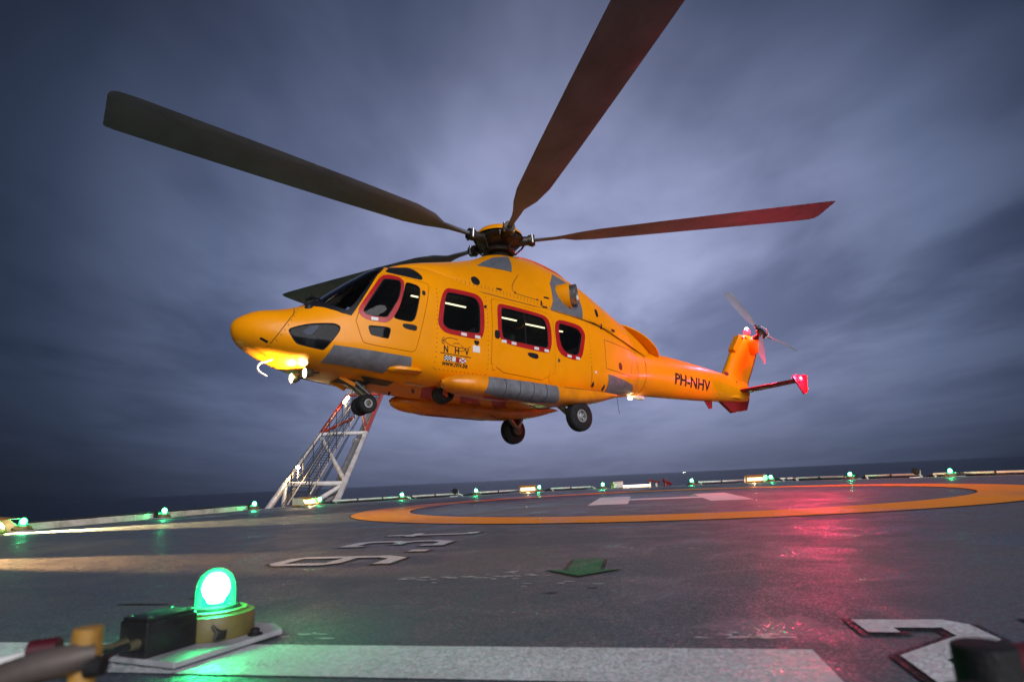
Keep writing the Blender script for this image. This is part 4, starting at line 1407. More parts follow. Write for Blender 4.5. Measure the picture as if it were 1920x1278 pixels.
ng = MB().tube([(3.46, .0, .72), (3.30, .0, .62), (3.06, .0, .44)], [.055, .055, .06], 14).build('nose_gear', 'strut_metal', heli)
MB().tube([(3.36, .09, .74), (3.18, .08, .60), (2.98, .07, .46)], .026).build('gear_strut', 'bare_metal', ng)
MB().tube([(3.12, -.06, .80), (3.05, -.05, .62), (2.97, -.05, .47)], .03).build('gear_strut', 'strut_metal', ng)
MB().tube([(3.42, -.08, .72), (3.2, -.08, .58), (3.06, -.06, .44)], .022).build('gear_strut', 'strut_metal', ng)
MB().box((3.02, 0, .43), (.16, .16, .14), Matrix.Rotation(R(30), 3, 'Y')).build('gear_yoke', 'strut_metal', ng, bevel=.02)
MB().tube([(3.06, .0, .44), (3.05, 0, .28)], .045).cyl((3.05, -.2, .283), (3.05, .2, .283), .03).build('gear_axle', 'strut_metal', ng)
for s_ in (1, -1):
    wheel(ng, (3.055, .14 * s_, .283), .168, .13, .072, s_)
    MB().prism([(3.62, .66), (3.56, .70), (3.30, .60), (3.34, .54)], s_ * .20, s_ * .215).xf(Mxz).build('gear_door', 'belly_yellow', ng, smooth=0)
belly('gear_bay', [(3.60, .20), (3.02, .20), (3.02, -.20), (3.60, -.20)], 'steel_dark', 0.003)
for s_ in (1, -1):
    mg = MB().tube([(-.62, s_ * .82, .56), (-.80, s_ * .86, .44), (-1.06, s_ * .90, .24)], [.07, .06, .055], 14).build('main_gear', 'strut_metal', heli)
    MB().tube([(-1.22, s_ * .84, .62), (-1.16, s_ * .88, .42), (-1.08, s_ * .90, .26)], .035).build('gear_strut', 'bare_metal', mg)
    MB().cyl((-1.075, s_ * .84, .228), (-1.075, s_ * 1.12, .228), .045).build('gear_axle', 'strut_metal', mg)
    MB().tube([(-.75, s_ * .80, .52), (-.55, s_ * .74, .40), (-.35, s_ * .70, .38), (-.15, s_ * .66, .45)], .010, 6).build('brake_hose', 'cable_black', mg)
    wheel(mg, (-1.075, s_ * 1.09, .228), .305, .21, .125, s_, 6)
    MB().lathe([(.12, -.02), (.12, .05), (.05, .06), (0, .06)], (-1.075, s_ * .95, .228), (0, -s_, 0), 20).build('brake_disc', 'strut_metal', mg)
    MB().box((-1.06, s_ * 1.05, .565), (.10, .12, .07)).build('gear_stop', 'black_trim', mg, bevel=.02)

# ---------------------------------------------------------------- helideck
DA = R(-11.8)                       # the deck's own axes, turned against the camera
DC = Vector((.28, 14.09))           # centre in deck axes
AP = 12.4                           # half the width across flats


def d2w(u, v, z=0.0):
    return Vector((u * math.cos(DA) - v * math.sin(DA), u * math.sin(DA) + v * math.cos(DA), z))


def octa(ap):
    r_ = ap / math.cos(math.pi / 8)
    return [(DC.x + r_ * math.cos(-math.pi / 2 + math.pi / 8 + math.pi / 4 * k), DC.y + r_ * math.sin(-math.pi / 2 + math.pi / 8 + math.pi / 4 * k)) for k in range(8)]


def side_pt(side, f, ap):
    c = octa(ap)
    a, b_ = Vector(c[side]), Vector(c[(side + 1) % 8])
    return a + (b_ - a) * f


def side_out(side):
    a = math.pi / 4 * side          # outward direction of the side that starts at corner `side`, deck axes
    return Vector((math.cos(a), math.sin(a)))


deck = MB().prism(octa(AP), -.40, 0).build('helideck', 'deck_coating', None, smooth=0)
deck.rotation_euler = (0, 0, DA)
tag(deck, 'dark grey non-slip helideck with painted markings', kind='structure')


def flat(name, polys, z, mat, holes_ring=None):
    mb_ = MB()
    for p in polys:
        if area2(p) < 0:
            p = p[::-1]
        mb_.add([(x, y, z) for x, y in p], [tuple(range(len(p)))])
    return mb_.build(name, mat, deck, smooth=0)


def ring(name, r0, r1, z, mat, n=160):
    v_ = []
    for k in range(n):
        a = 2 * math.pi * k / n
        v_ += [(DC.x + r0 * math.cos(a), DC.y + r0 * math.sin(a), z), (DC.x + r1 * math.cos(a), DC.y + r1 * math.sin(a), z)]
    return MB().add(v_, [(2 * k, 2 * k + 1, 2 * ((k + 1) % n) + 1, 2 * ((k + 1) % n)) for k in range(n)]).build(name, mat, deck, smooth=0)


ring('touchdown_circle_edge', 5.41, 6.62, .004, 'deck_black')
ring('touchdown_circle', 5.45, 6.58, .008, 'deck_yellow')
hu, hv = DC.x - .02, DC.y - .0
hx = [(-1.5, -2), (-.75, -2), (-.75, -.375), (.75, -.375), (.75, -2), (1.5, -2), (1.5, 2), (.75, 2), (.75, .375), (-.75, .375), (-.75, 2), (-1.5, 2)]
hrot = R(0.9)
flat('landing_letter', [[(hu + x * math.cos(hrot) - y * math.sin(hrot), hv + x * math.sin(hrot) + y * math.cos(hrot)) for x, y in hx]], .004, 'deck_white')


def glyph(name, polys, edge=.035, mat='deck_white'):
    flat(name + '_edge', [grow(p, edge) for p in polys], .004, 'deck_black')
    flat(name, polys, .008, mat)


def ccw(p):
    return p if area2(p) > 0 else p[::-1]


# maximum mass "9.3t", read from the deck's right: r = reading direction (+v), h = height (-u)
def gl(pts, r0, w_, h0=1.85, hh=1.0):
    return ccw([(-(h0 + hh * y), r0 + w_ * x) for x, y in pts])


NINE = [[(0, .50), (0, .90), (.22, 1.0), (.78, 1.0), (1, .90), (1, .20), (.72, 0), (.05, 0), (.05, .13), (.62, .13), (.76, .24), (.76, .42), (.22, .42)],
        ]
def nine_parts():
    return [[(0, .52), (0, .90), (.22, 1.0), (.22, .42)], [(.22, .88), (.22, 1.0), (.78, 1.0), (.78, .88)], [(.22, .42), (.22, .54), (.78, .54), (.78, .42)],
            [(.78, .42), (.78, 1.0), (1, .90), (1, .20), (.72, 0), (.05, 0), (.05, .13), (.62, .13), (.78, .24)]]


glyph('mass_figure', [gl(p, 4.25, .50) for p in nine_parts()], .028)
glyph('mass_point', [gl([(0, 0), (1, 0), (1, 1), (0, 1)], 5.0, .12, 1.85, .16)], .028)
THREE = [[(.05, 1.0), (.78, 1.0), (1, .90), (1, .60), (.84, .50), (1, .40), (1, .20), (.72, 0), (.0, 0), (0, .22), (.20, .22), (.20, .13), (.62, .13), (.77, .23), (.77, .38), (.62, .45), (.35, .45), (.35, .56), (.62, .56), (.77, .63), (.77, .80), (.66, .87), (.22, .87), (.22, .78), (.05, .78)]]
glyph('mass_figure', [gl(p, 5.43, .50) for p in THREE], .028)
TEE = [[(.32, 1.0), (.60, 1.0), (.60, .76), (1.0, .76), (1.0, .64), (.60, .64), (.60, .20), (.68, .13), (1.0, .13), (1.0, 0), (.55, 0), (.32, .14), (.32, .64), (.05, .64), (.05, .76), (.32, .76)]]
glyph('mass_letter', [gl(p, 6.38, .38) for p in TEE], .028)
# perimeter figures "22" at the near edge: x to the right, y away from the reader
TWO = [[(0, 1.0), (.84, 1.0), (1, .90), (1, .62), (.30, .30), (.30, .17), (1, .17), (1, 0), (0, 0), (0, .36), (.70, .68), (.70, .83), (.28, .83), (.28, .74), (0, .74)]]
for u0 in (.645, 1.20):
    glyph('size_figure', [ccw([(u0 + .34 * x, 1.83 + .70 * y) for x, y in p]) for p in TWO], .028)
glyph('direction_arrow', [ccw([(-.54, 4.30), (-.345, 4.30), (-.335, 3.82), (-.215, 3.84), (-.438, 3.60), (-.655, 3.84), (-.535, 3.82)])], .022, 'deck_green')


def band(name, side, f0, f1, a0, a1, mat='deck_white', z=.004):
    p = [side_pt(side, f0, a0), side_pt(side, f1, a0), side_pt(side, f1, a1), side_pt(side, f0, a1)]
    return flat(name, [ccw([tuple(q) for q in p])], z, mat)


# white perimeter line, broken for the figures
cn = octa(12.12)
near_w = (Vector(cn[0]) - Vector(cn[7])).length
fl = (.43 - cn[7][0]) / near_w
band('perimeter_line', 7, .0, fl, 11.94, 12.28)
for sd_ in (2, 3, 4, 6):
    band('perimeter_line', sd_, .0, 1.0, 11.98, 12.28)
band('perimeter_line', 5, .0, .22, 11.98, 12.28)
# name painted along the left side: block strokes
for f0, f1, a0, a1 in ((.52, .545, 10.5, 11.2), (.52, .60, 11.1, 11.2), (.585, .60, 10.5, 11.2), (.40, .42, 10.5, 11.2), (.33, .40, 10.5, 10.62), (.26, .28, 10.5, 11.2), (.20, .26, 11.1, 11.2)):
    band('painted_stroke', 5, f0, f1, a0, a1)
# weld seam in the plating, scuffs
sm = MB()
prv = None
for k in range(24):
    v_ = 2.5 + 4.6 * k / 23
    u_ = .19 + .06 * math.sin(k * 1.3) * .2
    sm.add([(u_ - .008, v_, .003), (u_ + .008, v_, .003), (u_ + .008, v_ + .2, .003), (u_ - .008, v_ + .2, .003)], [(0, 1, 2, 3)])
random.seed(11)
sc = MB()
for (u0, v0, n_, sp_) in ((-1.20, 3.58, 22, .16), (-.85, 3.66, 18, .16), (-.52, 3.40, 6, .10), (-1.28, 2.28, 5, .05), (.26, 2.30, 14, .07), (-.05, 4.9, 12, .2), (-3.2, 6.6, 8, .4)):
    for _ in range(n_):
        u_, v_ = u0 + random.gauss(0, sp_), v0 + random.gauss(0, sp_ * .35)
        l_, w_ = random.uniform(.012, .05), random.uniform(.004, .014)
        n_p = 6
        sc.add([(u_ + l_ * math.cos(a) * random.uniform(.6, 1.1), v_ + w_ * math.sin(a) * random.uniform(.5, 1.2), .003 + .0002 * _) for a in [2 * math.pi * q / n_p for q in range(n_p)]], [tuple(range(n_p))])
sc.build('paint_scuff', 'deck_white', deck, smooth=0)
sc = MB()
for (u0, v0, l_, w_) in ((-.52, 3.12, .045, .012), (-.33, 3.25, .03, .008), (-2.4, 6.35, .16, .03), (-2.6, 2.9, .20, .02), (-2.35, 3.05, .12, .02)):
    sc.add([(u0 + l_ * math.cos(a) * random.uniform(.7, 1.1), v0 + w_ * math.sin(a) * random.uniform(.7, 1.2), .003) for a in [2 * math.pi * q / 12 for q in range(12)]], [tuple(range(12))])
sc.build('oil_stain', 'deck_black', deck, smooth=0)

# ---------------------------------------------------------------- sea
sea = MB().add([(-9e4, -9e4, -28), (9e4, -9e4, -28), (9e4, 9e4, -28), (-9e4, 9e4, -28)], [(0, 1, 2, 3)]).build('sea', 'sea_water', None, smooth=0)
tag(sea, 'dark open sea to the horizon', kind='structure')

# ---------------------------------------------------------------- green perimeter lights


def perimeter_light():
    root = empty('perimeter_light')
    MB().prism([(-.30, -.23), (.22, -.23), (.30, -.10), (.30, .16), (.20, .23), (-.30, .23)], .012, .034).build('mounting_plate', 'plate_paint', root, smooth=0, bevel=.006)
    MB().lathe([(.02, .035), (.157, .035), (.160, .045), (.160, .118), (.155, .125), (.135, .130), (.128, .138), (.110, .140), (.105, .133), (0, .133)], (.06, 0, 0), (0, 0, 1), 40).build('lamp_base', 'lamp_base_paint', root, smooth=40)
    MB().lathe([(.110, .134), (.094, .150), (.090, .152)], (.06, 0, 0), (0, 0, 1), 36).build('dome_collar', 'cable_black', root)
    MB().lathe([(.080, .136), (.0795, .21), (.075, .242), (.062, .272), (.040, .291), (.017, .300), (0, .301)], (.06, 0, 0), (0, 0, 1), 36).build('glass_dome', 'green_dome', root, smooth=60)
    MB().lathe([(0, .160), (.030, .162), (.036, .175), (.050, .195), (.056, .217), (.052, .240), (.036, .260), (.014, .269), (0, .270)], (.06, 0, 0), (0, 0, 1), 24).build('bulb', 'green_bulb', root, smooth=60)
    bx = MB().box((-.195, 0, .098), (.22, .155, .128)).build('junction_box', 'box_black', root, bevel=.010)
    MB().box((-.195, 0, .166), (.205, .140, .012)).build('box_lid', 'box_black', bx, bevel=.004)
    for x in (-.280, -.112):
        for y in (-.055, .055):
            MB().lathe([(.011, .170), (.010, .176), (0, .177)], (x, y, 0), (0, 0, 1), 10).build('lid_screw', 'steel_dark', bx)
    MB().cyl((-.305, .03, .085), (-.34, .03, .085), .020, .016, 12).cyl((-.305, -.035, .085), (-.34, -.035, .085), .020, .016, 12).build('cable_gland', 'strut_metal', bx)
    MB().tube(curve_pts([(-.335, .03, .085), (-.42, .04, .09), (-.46, .05, .06), (-.475, .06, .028), (-.50, .10, .022)], 5), .009, 8).build('lamp_cable', 'strut_metal', root)
    MB().tube(curve_pts([(-.335, -.035, .085), (-.41, -.05, .082), (-.50, -.09, .055), (-.56, -.12, .0), (-.60, -.13, -.12), (-.61, -.13, -.3)], 6), .0125, 10).build('lamp_cable', 'cable_black', root)
    for x, y in ((.245, .06), (.10, -.195), (-.27, .19), (.02, .195)):
        MB().lathe([(.030, .035), (.030, .040), (.018, .041), (.018, .058), (.010, .062), (0, .062)], (x, y, 0), (0, 0, 1), 12).build('anchor_bolt', 'black_rubber', root)
    for k in range(1):
        mbk = MB()
        for q in range(7):
            mbk.tube([(-.06 + .006 * q, -.13, .10 - .008 * q), (-.055 + .007 * q, -.155 - .003 * (q % 3), .075), (-.06 + .008 * q, -.145, .045)], .006, 6)
        mbk.build('cable_coil', 'cable_black', root)
    return root


LP = [  # x, y, turn, label
    (-1.185, 2.42, None, 'large green domed deck light with black junction box close to the camera'),
    (-9.46, 12.04, None, 'green deck light half hidden behind the floodlight at the far left edge'),
    (-8.73, 15.53, None, 'green deck light on the white kerb, the one nearest the left floodlight'),
    (-7.99, 19.05, None, 'green deck light on the white kerb just left of the lattice boom'),
    (-6.81, 21.56, None, 'green deck light at the foot of the lattice boom beside the glaring floodlight'),
    (-4.30, 23.20, None, 'first green deck light right of the lattice boom, behind the yellow circle'),
    (-1.69, 24.91, None, 'green deck light just right of the round black marker on the far left edge'),
    (.86, 26.47, None, 'green deck light touching the floodlight in the middle of the far deck edge'),
    (3.45, 25.93, None, 'green deck light just left of the cream cabinet on the far edge'),
    (6.91, 25.21, None, 'green deck light right of the red fire nozzle on the far edge'),
    (9.83, 24.60, None, 'green deck light just right of the bright floodlight on the far right edge'),
    (11.79, 22.45, None, 'green deck light between the right floodlight and the right round black marker'),
    (13.53, 19.79, None, 'green deck light farthest right, past the round black marker'),
]
proto = perimeter_light()
for i, (x, y, a, lab) in enumerate(LP):
    o = proto if i == 0 else copy_tree(proto)
    cw = d2w(DC.x, DC.y)
    rad = math.atan2(y - cw.y, x - cw.x)
    o.location = (x, y, 0)
    o.scale = (.88, .88, .88)
    # junction box points outboard
    o.rotation_euler = (0, 0, R(66) if i == 0 else rad + math.pi + R(-18))
    tag(o, lab, 'deck light', 'green perimeter lights round the helideck')

# ---------------------------------------------------------------- floodlights at the deck corners


def floodlight():
    root = empty('floodlight')
    MB().box((-.10, 0, .035), (.46, .74, .05)).build('base_frame', 'rust_yellow', root, bevel=.01)
    MB().prism([(-.26, .06), (.10, .06), (.10, .10), (.02, .235), (-.20, .25), (-.26, .20)], -.33, .33).xf(Mxz).build('housing', 'cream_paint', root, smooth=0, bevel=.012)
    MB().box((.085, 0, .135), (.012, .58, .12), Matrix.Rotation(R(-20), 3, 'Y')).build('lamp_glass', 'flood_face', root)
    MB().cyl((.10, -.27, .12), (.10, .27, .12), .020, .020, 12).build('lamp_tube', 'flood_tube', root)
    for s_ in (1, -1):
        MB().prism([(-.28, .02), (.26, .02), (.30, .10), (.12, .27), (-.28, .27)], s_ * .36 - .008, s_ * .36 + .008).xf(Mxz).build('side_shield', 'cream_paint', root, smooth=0)
    MB().box((.13, 0, .275), (.34, .76, .014), Matrix.Rotation(R(8), 3, 'Y')).build('visor', 'rust_yellow', root, bevel=.004)
    for s_ in (1, -1):
        MB().cyl((-.28, s_ * .25, .03), (-.28, s_ * .25, .065), .03, .03, 8).build('fixing_bolt', 'steel_dark', root)
    ld = bpy.data.lights.new('flood_lamp', 'SPOT')
    ld.energy = 14
    ld.color = (1.0, .66, .30)
    ld.spot_size = R(160)
    ld.spot_blend = .5
    ld.shadow_soft_size = .06
    lo = bpy.data.objects.new('flood_lamp', ld)
    COLL.objects.link(lo)
    lo.parent = root
    lo.location = (.19, 0, .13)
    lo.rotation_euler = Vector((-1, 0, -.05)).to_track_quat('Z', 'Y').to_euler()
    return root


FL = [(-9.62, 11.55, R(20), 'yellow floodlight with tilted flap glowing at the left picture edge'),
      (-7.17, 21.38, R(-28), 'floodlight glaring at the foot of the lattice boom'),
      (.37, 26.31, R(-88), 'cream boxed floodlight in the middle of the far deck edge'),
      (9.27, 24.77, R(-128), 'glaring floodlight on the far right deck edge'),
      (-7.05, 6.70, R(-14), 'floodlight standing out of the picture on the near left deck edge')]
proto = floodlight()
floods = []
for i, (x, y, a, lab) in enumerate(FL):
    o = proto if i == 0 else copy_tree(proto)
    o.location = (x, y, 0)
    o.rotation_euler = (0, 0, a)
    tag(o, lab, 'floodlight', 'floodlights at the deck corners')
    floods.append(o)
for i in (0, 4):                    # these two are aimed flat along the deck
    fl_ = [c for c in floods[i].children if c.type == 'LIGHT'][0]
    fl_.data = fl_.data.copy()
    fl_.data.energy = (12000, 5500)[i // 4]
    fl_.data.color = ((1.0, .72, .30), (1.0, .52, .20))[i // 4]
    fl_.data.spot_size = R((60, 26)[i // 4])
    fl_.data.spot_blend = .3
    fl_.rotation_euler = Vector((-1, .25 if i == 0 else 0.06, .44 if i == 0 else .20)).to_track_quat('Z', 'Y').to_euler()

# ---------------------------------------------------------------- kerb and edge rails
kb = MB()
a, b_ = side_pt(5, .99, 12.30), side_pt(5, .16, 12.30)
a2, b2 = side_pt(5, .99, 12.40), side_pt(5, .16, 12.40)
root = empty('deck_kerb')
tag(root, 'low white kerb along the left deck edge from the floodlight to the lattice boom', 'kerb')
NK = 9
for i in range(NK):
    f0, f1 = i / NK, (i + 1) / NK - .0012
    q = [a.lerp(b_, f0), a.lerp(b_, f1), a2.lerp(b2, f1), a2.lerp(b2, f0)]
    w4 = [d2w(*p) for p in q]
    MB().prism([(p.x, p.y) for p in w4], .004, .135 + .004 * (i % 2)).build('kerb_panel', 'kerb_paint', root, smooth=0, bevel=.008)
mb = MB()
for i in range(NK * 2 + 1):
    p = a2.lerp(b2, i / (NK * 2))
    w_ = d2w(*p)
    mb.cyl((w_.x, w_.y, .10), (w_.x, w_.y, .165), .018, .018, 8)
pq = [d2w(*a2.lerp(b2, i / 12)) for i in range(13)]
mb.tube([(p.x, p.y, .16 + .008 * math.sin(i * 2.3)) for i, p in enumerate(pq)], .016, 8)
mb.build('kerb_cable', 'cable_black', root)

RAILS = [(4, .83, .56, 'left of the first far green light'), (4, .54, .35, 'under the round black marker on the far left'), (4, .27, .07, 'between the far left green light and the middle floodlight'),
         (3, .93, .76, 'just right of the middle floodlight'), (3, .35, .17, 'between the red fire nozzle and the right floodlight'), (3, .05, .0, 'right of the right floodlight'),
         (2, .99, .80, 'left of the right-edge green light'), (2, .73, .56, 'left of the right-hand black marker'), (2, .52, .10, 'at the far right behind the last green light')]


def rail(side, f0, f1, lab):
    rt = empty('edge_rail')
    L0, L1 = d2w(*side_pt(side, f0, 12.62)), d2w(*side_pt(side, f1, 12.62))
    rt.location = (L0.x, L0.y, 0)
    dv = Vector((L1.x - L0.x, L1.y - L0.y, 0))
    od = side_out(side)
    ow = d2w(od.x, od.y)
    MB().tube([-ow * .20 + Vector((0, 0, .03)), Vector((0, 0, .10)), dv + Vector((0, 0, .10)), dv - ow * .20 + Vector((0, 0, .03))], .034, 10).build('rail_pipe', 'white_paint', rt)
    MB().tube([ow * .5 + Vector((0, 0, .02)), dv + ow * .5 + Vector((0, 0, .02))], .03, 8).build('outer_pipe', 'steel_dark', rt)
    n_ = max(2, int(dv.length / .8))
    for k in range(n_ + 1):
        q = dv * (k / n_)
        MB().tube([q + Vector((0, 0, .10)), q + ow * .5 + Vector((0, 0, .02))], .018, 6).cyl(q + Vector((0, 0, .10)) - dv.normalized() * .03, q + Vector((0, 0, .10)) + dv.normalized() * .03, .042, .042, 10).build('net_bracket', 'steel_dark', rt)
    mb_ = MB()
    for k in range(int(dv.length / .16)):
        q = dv * (k * .16 / dv.length)
        mb_.cyl(q + Vector((0, 0, .09)), q + ow * .5 + Vector((0, 0, .02)) + dv.normalized() * .12, .006, .006, 4, False)
    if mb_.v:
        nt_ = mb_.build('safety_net', 'steel_dark', rt, smooth=0)
        nt_['kind'] = 'stuff'
    tag(rt, 'low white net rail ' + lab, 'edge rail', 'safety net rails round the deck')


for q in RAILS:
    rail(*q)

# round black markers on short stems
for (x, y, lab) in ((-2.49, 24.62, 'round black disc marker on a short stem at the far left edge'), (13.08, 20.86, 'round black disc marker on a short stem at the right edge')):
    rt = empty('edge_marker', (x, y, 0), (0, 0, math.atan2(-y, -x)))
    MB().lathe([(0, -.03), (.10, -.03), (.112, 0), (.10, .03), (.07, .04), (0, .03)], (0, 0, .21), (1, 0, .1), 26).build('disc', 'black_rubber', rt)
    MB().cyl((-.02, 0, 0), (-.02, 0, .13), .018).build('stem', 'steel_dark', rt)
    MB().box((0, -.05, .012), (.16, .30, .03)).build('foot_plate', 'label_white', rt, bevel=.005)
    MB().tube([(0, .10, .02), (0, .12, .10), (0, .14, .24)], .010, 6).build('arm', 'cream_paint', rt)
    tag(rt, lab, 'marker', 'round black markers on the deck edge')

# cabinet, strip lamp and fire equipment in the middle of the far edge
fd = R(-100)
rt = empty('equipment_cabinet', (4.09, 26.0, 0), (0, 0, fd))
rt.scale = (.75, .75, .60)
MB().box((0, 0, .25), (.36, .52, .42)).build('cabinet_body', 'cream_paint', rt, bevel=.015)
MB().box((.183, 0, .26), (.006, .44, .32)).build('cabinet_door', 'white_paint', rt, bevel=.002)
for s_ in (.1, .18):
    MB().box((.188, 0, .26 + s_), (.006, .40, .015)).build('vent_slat', 'rust_yellow', rt)
MB().cyl((0, -.34, 0), (0, -.34, .40), .05).build('side_post', 'rust_yellow', rt)
tag(rt, 'small cream cabinet standing on the far deck edge beside the glowing strip lamp', 'cabinet')
rt = empty('strip_lamp', (4.77, 25.84, 0), (0, 0, fd))
rt.scale = (.8, .72, .8)
MB().box((-.10, 0, .07), (.14, 1.50, .12)).build('lamp_trough', 'rust_yellow', rt, bevel=.01)
MB().cyl((.0, -.72, .09), (.0, .72, .09), .055, .055, 14).build('lamp_tube', 'strip_white', rt)
ld = bpy.data.lights.new('strip_glow', 'AREA')
ld.shape = 'RECTANGLE'
ld.size, ld.size_y = 1.4, .08
ld.energy = 8
ld.color = (1, .82, .55)
lo = bpy.data.objects.new('strip_glow', ld)
COLL.objects.link(lo)
lo.parent = rt
lo.location = (.09, 0, .10)
lo.rotation_euler = (R(90), 0, R(90))
tag(rt, 'long glowing strip lamp lying on the far deck edge', 'strip lamp')
for x, y, lab, tall in ((5.34, 25.74, 'red-topped cream hydrant post right of the strip lamp, the taller one', .44), (5.58, 25.69, 'short red-topped cream hydrant post next to the dark red fire nozzle', .36)):
    rt = empty('hydrant_post', (x, y, 0), (0, 0, fd))
    rt.scale = (.68, .68, .68)
    MB().cyl((0, 0, 0), (0, 0, tall - .12), .06, .05).build('post', 'cream_paint', rt)
    MB().lathe([(.05, 0), (.10, .02), (.11, .10), (.05, .14), (0, .15)], (0, 0, tall - .14), (0, 0, 1), 16).build('valve_head', 'fire_red', rt)
    MB().cyl((0, 0, tall - .08), (.02, .22, tall - .10), .045, .055, 12).build('outlet', 'fire_red', rt)
    tag(rt, lab, 'hydrant', 'fire hydrant posts on the far edge')
rt = empty('fire_nozzle', (5.92, 25.61, 0), (0, 0, fd))
rt.scale = (.72, .72, .72)
MB().cyl((0, 0, 0), (0, 0, .20), .10, .08).build('pedestal', 'fire_red', rt)
MB().lathe([(.03, 0), (.10, .04), (.13, .14), (.09, .22), (0, .24)], (0, 0, .18), (0, 0, 1), 16).build('swivel', 'fire_red', rt)
MB().cyl((-.05, -.02, .28), (.10, .34, .10), .065, .09, 14).build('barrel', 'maroon_paint', rt)
MB().tube([(0, -.02, .38), (0, -.06, .47), (0, -.14, .49)], .02, 8).build('lever', 'fire_red', rt)
tag(rt, 'dark red fire nozzle on the far deck edge', 'fire nozzle')

# ---------------------------------------------------------------- lattice boom beyond the deck
boom = empty('lattice_boom', (-8.80, 25.6, 0))
tag(boom, 'red and white lattice boom with a ladder rising beyond the left deck edge', 'boom')
B0 = Vector((-8.80, 25.6, 0))
LC = lambda s_: Vector((-10.06, 25.6, -.05)) + Vector((-2.84, 22.4, 7.95)) * s_ - B0
RC = lambda s_: Vector((-7.43, 25.6, -.12)) + Vector((-2.80, 22.4, 8.05)) * s_ - B0


def boompart(name, p, q, r_, mat):
    return MB().cyl(p, q, r_, r_, 14).build(name, mat, boom)


J = [-.10, .105, .46, .93, 1.35]
COLS = ['boom_white', 'boom_white', 'boom_red', 'boom_white']
for k in range(4):
    boompart('chord', LC(J[k]), LC(J[k + 1] - .002), .13, COLS[k])
    boompart('chord', RC(J[k]), RC(J[k + 1] - .002), .13, COLS[k])
for s_, mt in ((.105, 'boom_white'), (.46, 'boom_white'), (.93, 'boom_red')):
    boompart('cross_member', LC(s_), RC(s_), .11, mt)
boompart('brace', LC(.455), RC(.115), .10, 'boom_white')
boompart('brace', LC(.105), LC(.105) + Vector((.55, -1.6, -1.0)), .10, 'boom_white')
boompart('brace', RC(.10), RC(.10) + Vector((-1.55, -2.0, -1.15)), .10, 'boom_white')
boompart('brace', LC(.47), LC(.62).lerp(RC(.62), .55), .09, 'boom_red')
boompart('brace', RC(.47), LC(.72).lerp(RC(.72), .62), .09, 'boom_red')
boompart('brace', LC(.93), RC(1.30), .10, 'boom_white')
LOW = lambda s_: LC(s_).lerp(RC(s_), .80) + Vector((0, 0, -.55))
boompart('vent_pipe', LOW(-.08), LOW(.12), .20, 'pipe_grey')
boompart('vent_pipe', LOW(.12), LOW(1.3), .17, 'pipe_grey')
for s_ in (.12, .46, .8):
    MB().cyl(LOW(s_ - .006), LOW(s_ + .006), .26, .26, 18).build('pipe_flange', 'pipe_grey', boom)
# ladder with hand rails up the middle
LD = lambda s_, e, h=0.0: LC(s_).lerp(RC(s_), .40 + e + .06 * s_) + Vector((0, -.10 * h, h))
for e in (-.13, .13):
    MB().tube([LD(.0, e, .06), LD(.5, e, .06), LD(1.3, e, .06)], .035, 8).build('ladder_stile', 'cream_paint', boom)
    for h in (.45, .85, 1.1):
        MB().tube([LD(.0, e * 1.1, h), LD(.5, e * 1.1, h), LD(1.3, e * 1.1, h)], .022, 6).build('hand_rail', 'grating_dark', boom)
tread0 = None
for k in range(66):
    s_ = .02 + 1.2 * k / 65
    if tread0 is None:
        tread0 = MB().cyl(LD(s_, -.13, .06), LD(s_, .13, .06), .022, .022, 6).build('ladder_rung', 'grating_dark', boom)
        base_s = LD(s_, 0, .06)
    else:
        c = tread0.copy()
        COLL.objects.link(c)
        c.parent = boom
        c.location = LD(s_, 0, .06) - base_s
for k in range(13):
    s_ = .03 + 1.15 * k / 12
    for e in (-.143, .143):
        MB().cyl(LD(s_, e, .05), LD(s_, e, 1.12), .022, .022, 6).build('rail_post', 'grating_dark', boom)
for e in (-.20, -.17, .19, .22, -.235):
    MB().tube([LD(.0, e, -.05), LD(.6, e, -.08), LD(1.3, e, -.05)], .025, 6).build('cable_run', 'grating_dark', boom)
for s_, e, h, en in ((.13, -.24, .55, 60), (.70, -.20, .75, 130)):
    p = LD(s_, e, h)
    MB().lathe([(0, -.07), (.07, -.05), (.085, 0), (.07, .06), (0, .09)], p, (0, -.4, 1), 16).build('boom_lamp', 'boom_lamp', boom)
    MB().cyl(p + Vector((0, 0, -.5)), p + Vector((0, 0, -.09)), .03, .03, 8).build('lamp_bracket', 'cream_paint', boom)
    lamp('boom_glow', p + Vector((.05, -.25, -.05)), en, (1.0, .70, .38), boom, .08)
MB().tube([LD(.68, -.20, .70), LD(.755, -.20, .70)], .10, 10).build('boom_lamp', 'boom_lamp', boom)

# ---------------------------------------------------------------- folded hand rails by the camera
rt = empty('hand_rail_post', (-.665, 1.0, -1.1))
MB().cyl((0, 0, 0), (0, 0, 1.447), .0185, .0185, 20).build('post', 'rust_yellow', rt, bevel=.003)
MB().lathe([(.0205, -.03), (.0205, .012), (.0, .014)], (0.003, 0, 1.440), (0, 0, 1), 18).build('post_cap', 'rust_yellow', rt)
MB().tube([(.012, .0, 1.415), (-.04, -.05, 1.41), (-.10, -.20, 1.395), (-.18, -.42, 1.37)], .0215, 14).build('rail_tube', 'rail_brown', rt)
MB().cyl((.015, -.01, 1.40), (.038, -.01, 1.40), .016, .013, 14).build('clamp_bolt', 'black_rubber', rt)
MB().tube([(-.215, .25, 1.372), (-.262, .24, 1.37)], .019, 14).build('rail_clamp', 'maroon_dark', rt)
MB().tube([(-.262, .24, 1.358), (-.62, .10, 1.31)], .0145, 12).build('rail_tube', 'white_paint', rt)
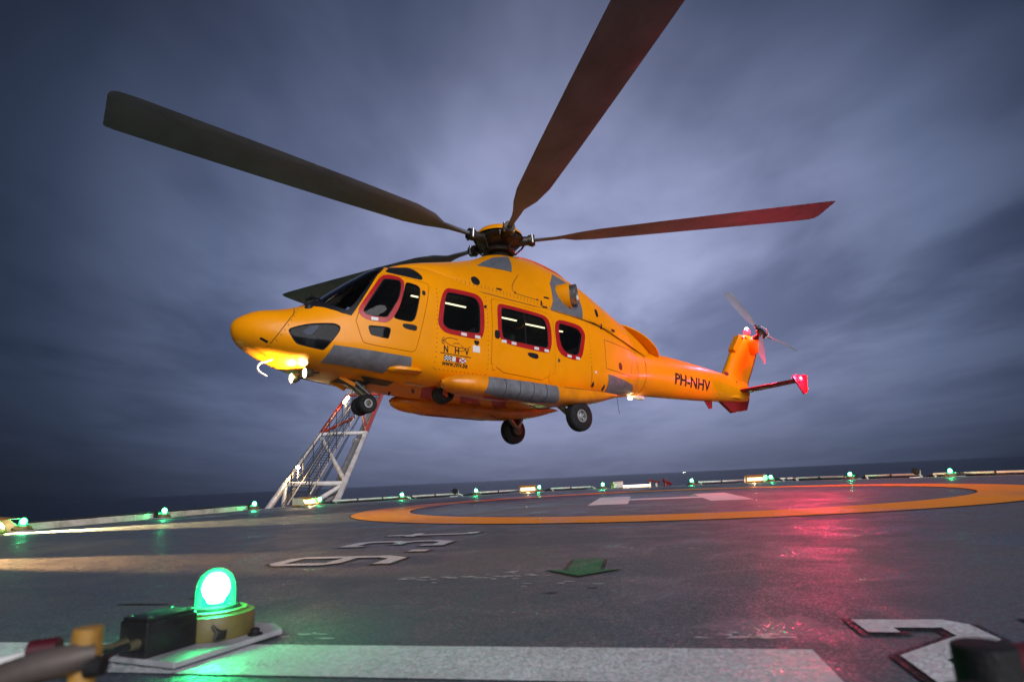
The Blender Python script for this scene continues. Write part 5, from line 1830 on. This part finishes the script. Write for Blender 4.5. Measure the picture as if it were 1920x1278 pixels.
tag(rt, 'blurred yellow hand rail post with brown tube at the bottom left corner', 'rail post', 'folded hand rails of the deck stairs')
rt = empty('hand_rail_post', (.645, .95, -1.1))
MB().cyl((0, 0, 0), (0, 0, 1.385), .040, .040, 20).build('post', 'black_rubber', rt, bevel=.004)
MB().tube([(.0, .0, 1.345), (.05, .03, 1.35), (.11, .06, 1.345)], .024, 14).build('rail_clamp', 'maroon_dark', rt)
MB().tube([(.10, .03, 1.34), (.16, .02, 1.325)], .024, 14).build('rail_tube', 'white_paint', rt)
MB().tube([(.16, .02, 1.325), (.30, -.02, 1.29)], .0235, 14).build('rail_tube', 'red_paint', rt)
MB().tube([(.02, -.02, 1.30), (.10, -.10, 1.27), (.25, -.2, 1.22)], .030, 14).build('rail_tube', 'steel_dark', rt)
MB().cyl((-.03, -.02, 1.325), (-.072, -.02, 1.328), .021, .016, 14).build('clamp_bolt', 'black_rubber', rt)
tag(rt, 'blurred dark hand rail post with a red and white tube at the bottom right corner', 'rail post', 'folded hand rails of the deck stairs')
land = MB()
for k in range(26):
    land.box((-1.3 + k * .104, .35, -1.13), (.012, 2.3, .06))
for k in range(12):
    land.box((0, -.75 + k * .2, -1.13), (2.7, .012, .05))
lo = land.build('stair_landing', 'grating_dark', None, smooth=0)
tag(lo, 'steel grating landing of the deck stairs', kind='structure')

# ---------------------------------------------------------------- ship on the horizon
ship = empty('supply_ship', (2430, 9250, -28), (0, 0, R(10)))
MB().prism([(-38, 0), (30, 0), (40, 7), (-38, 5)], -8, 8).xf(Mxz).build('hull', 'ship_grey', ship, smooth=0)
MB().box((18, 0, 12), (16, 12, 13)).build('bridge', 'ship_grey', ship, smooth=0)
MB().cyl((12, 0, 18), (12, 0, 30), .6).build('mast', 'ship_grey', ship)
for x, z in ((-14, 19), (12, 24)):
    MB().lathe([(0, -3.2), (2.3, -2.3), (3.2, 0), (2.3, 2.3), (0, 3.2)], (x, -7, z), (0, 0, 1), 12).build('deck_lamp', 'ship_lamp', ship)
tag(ship, 'tiny ship with two white lamps on the horizon', 'ship')
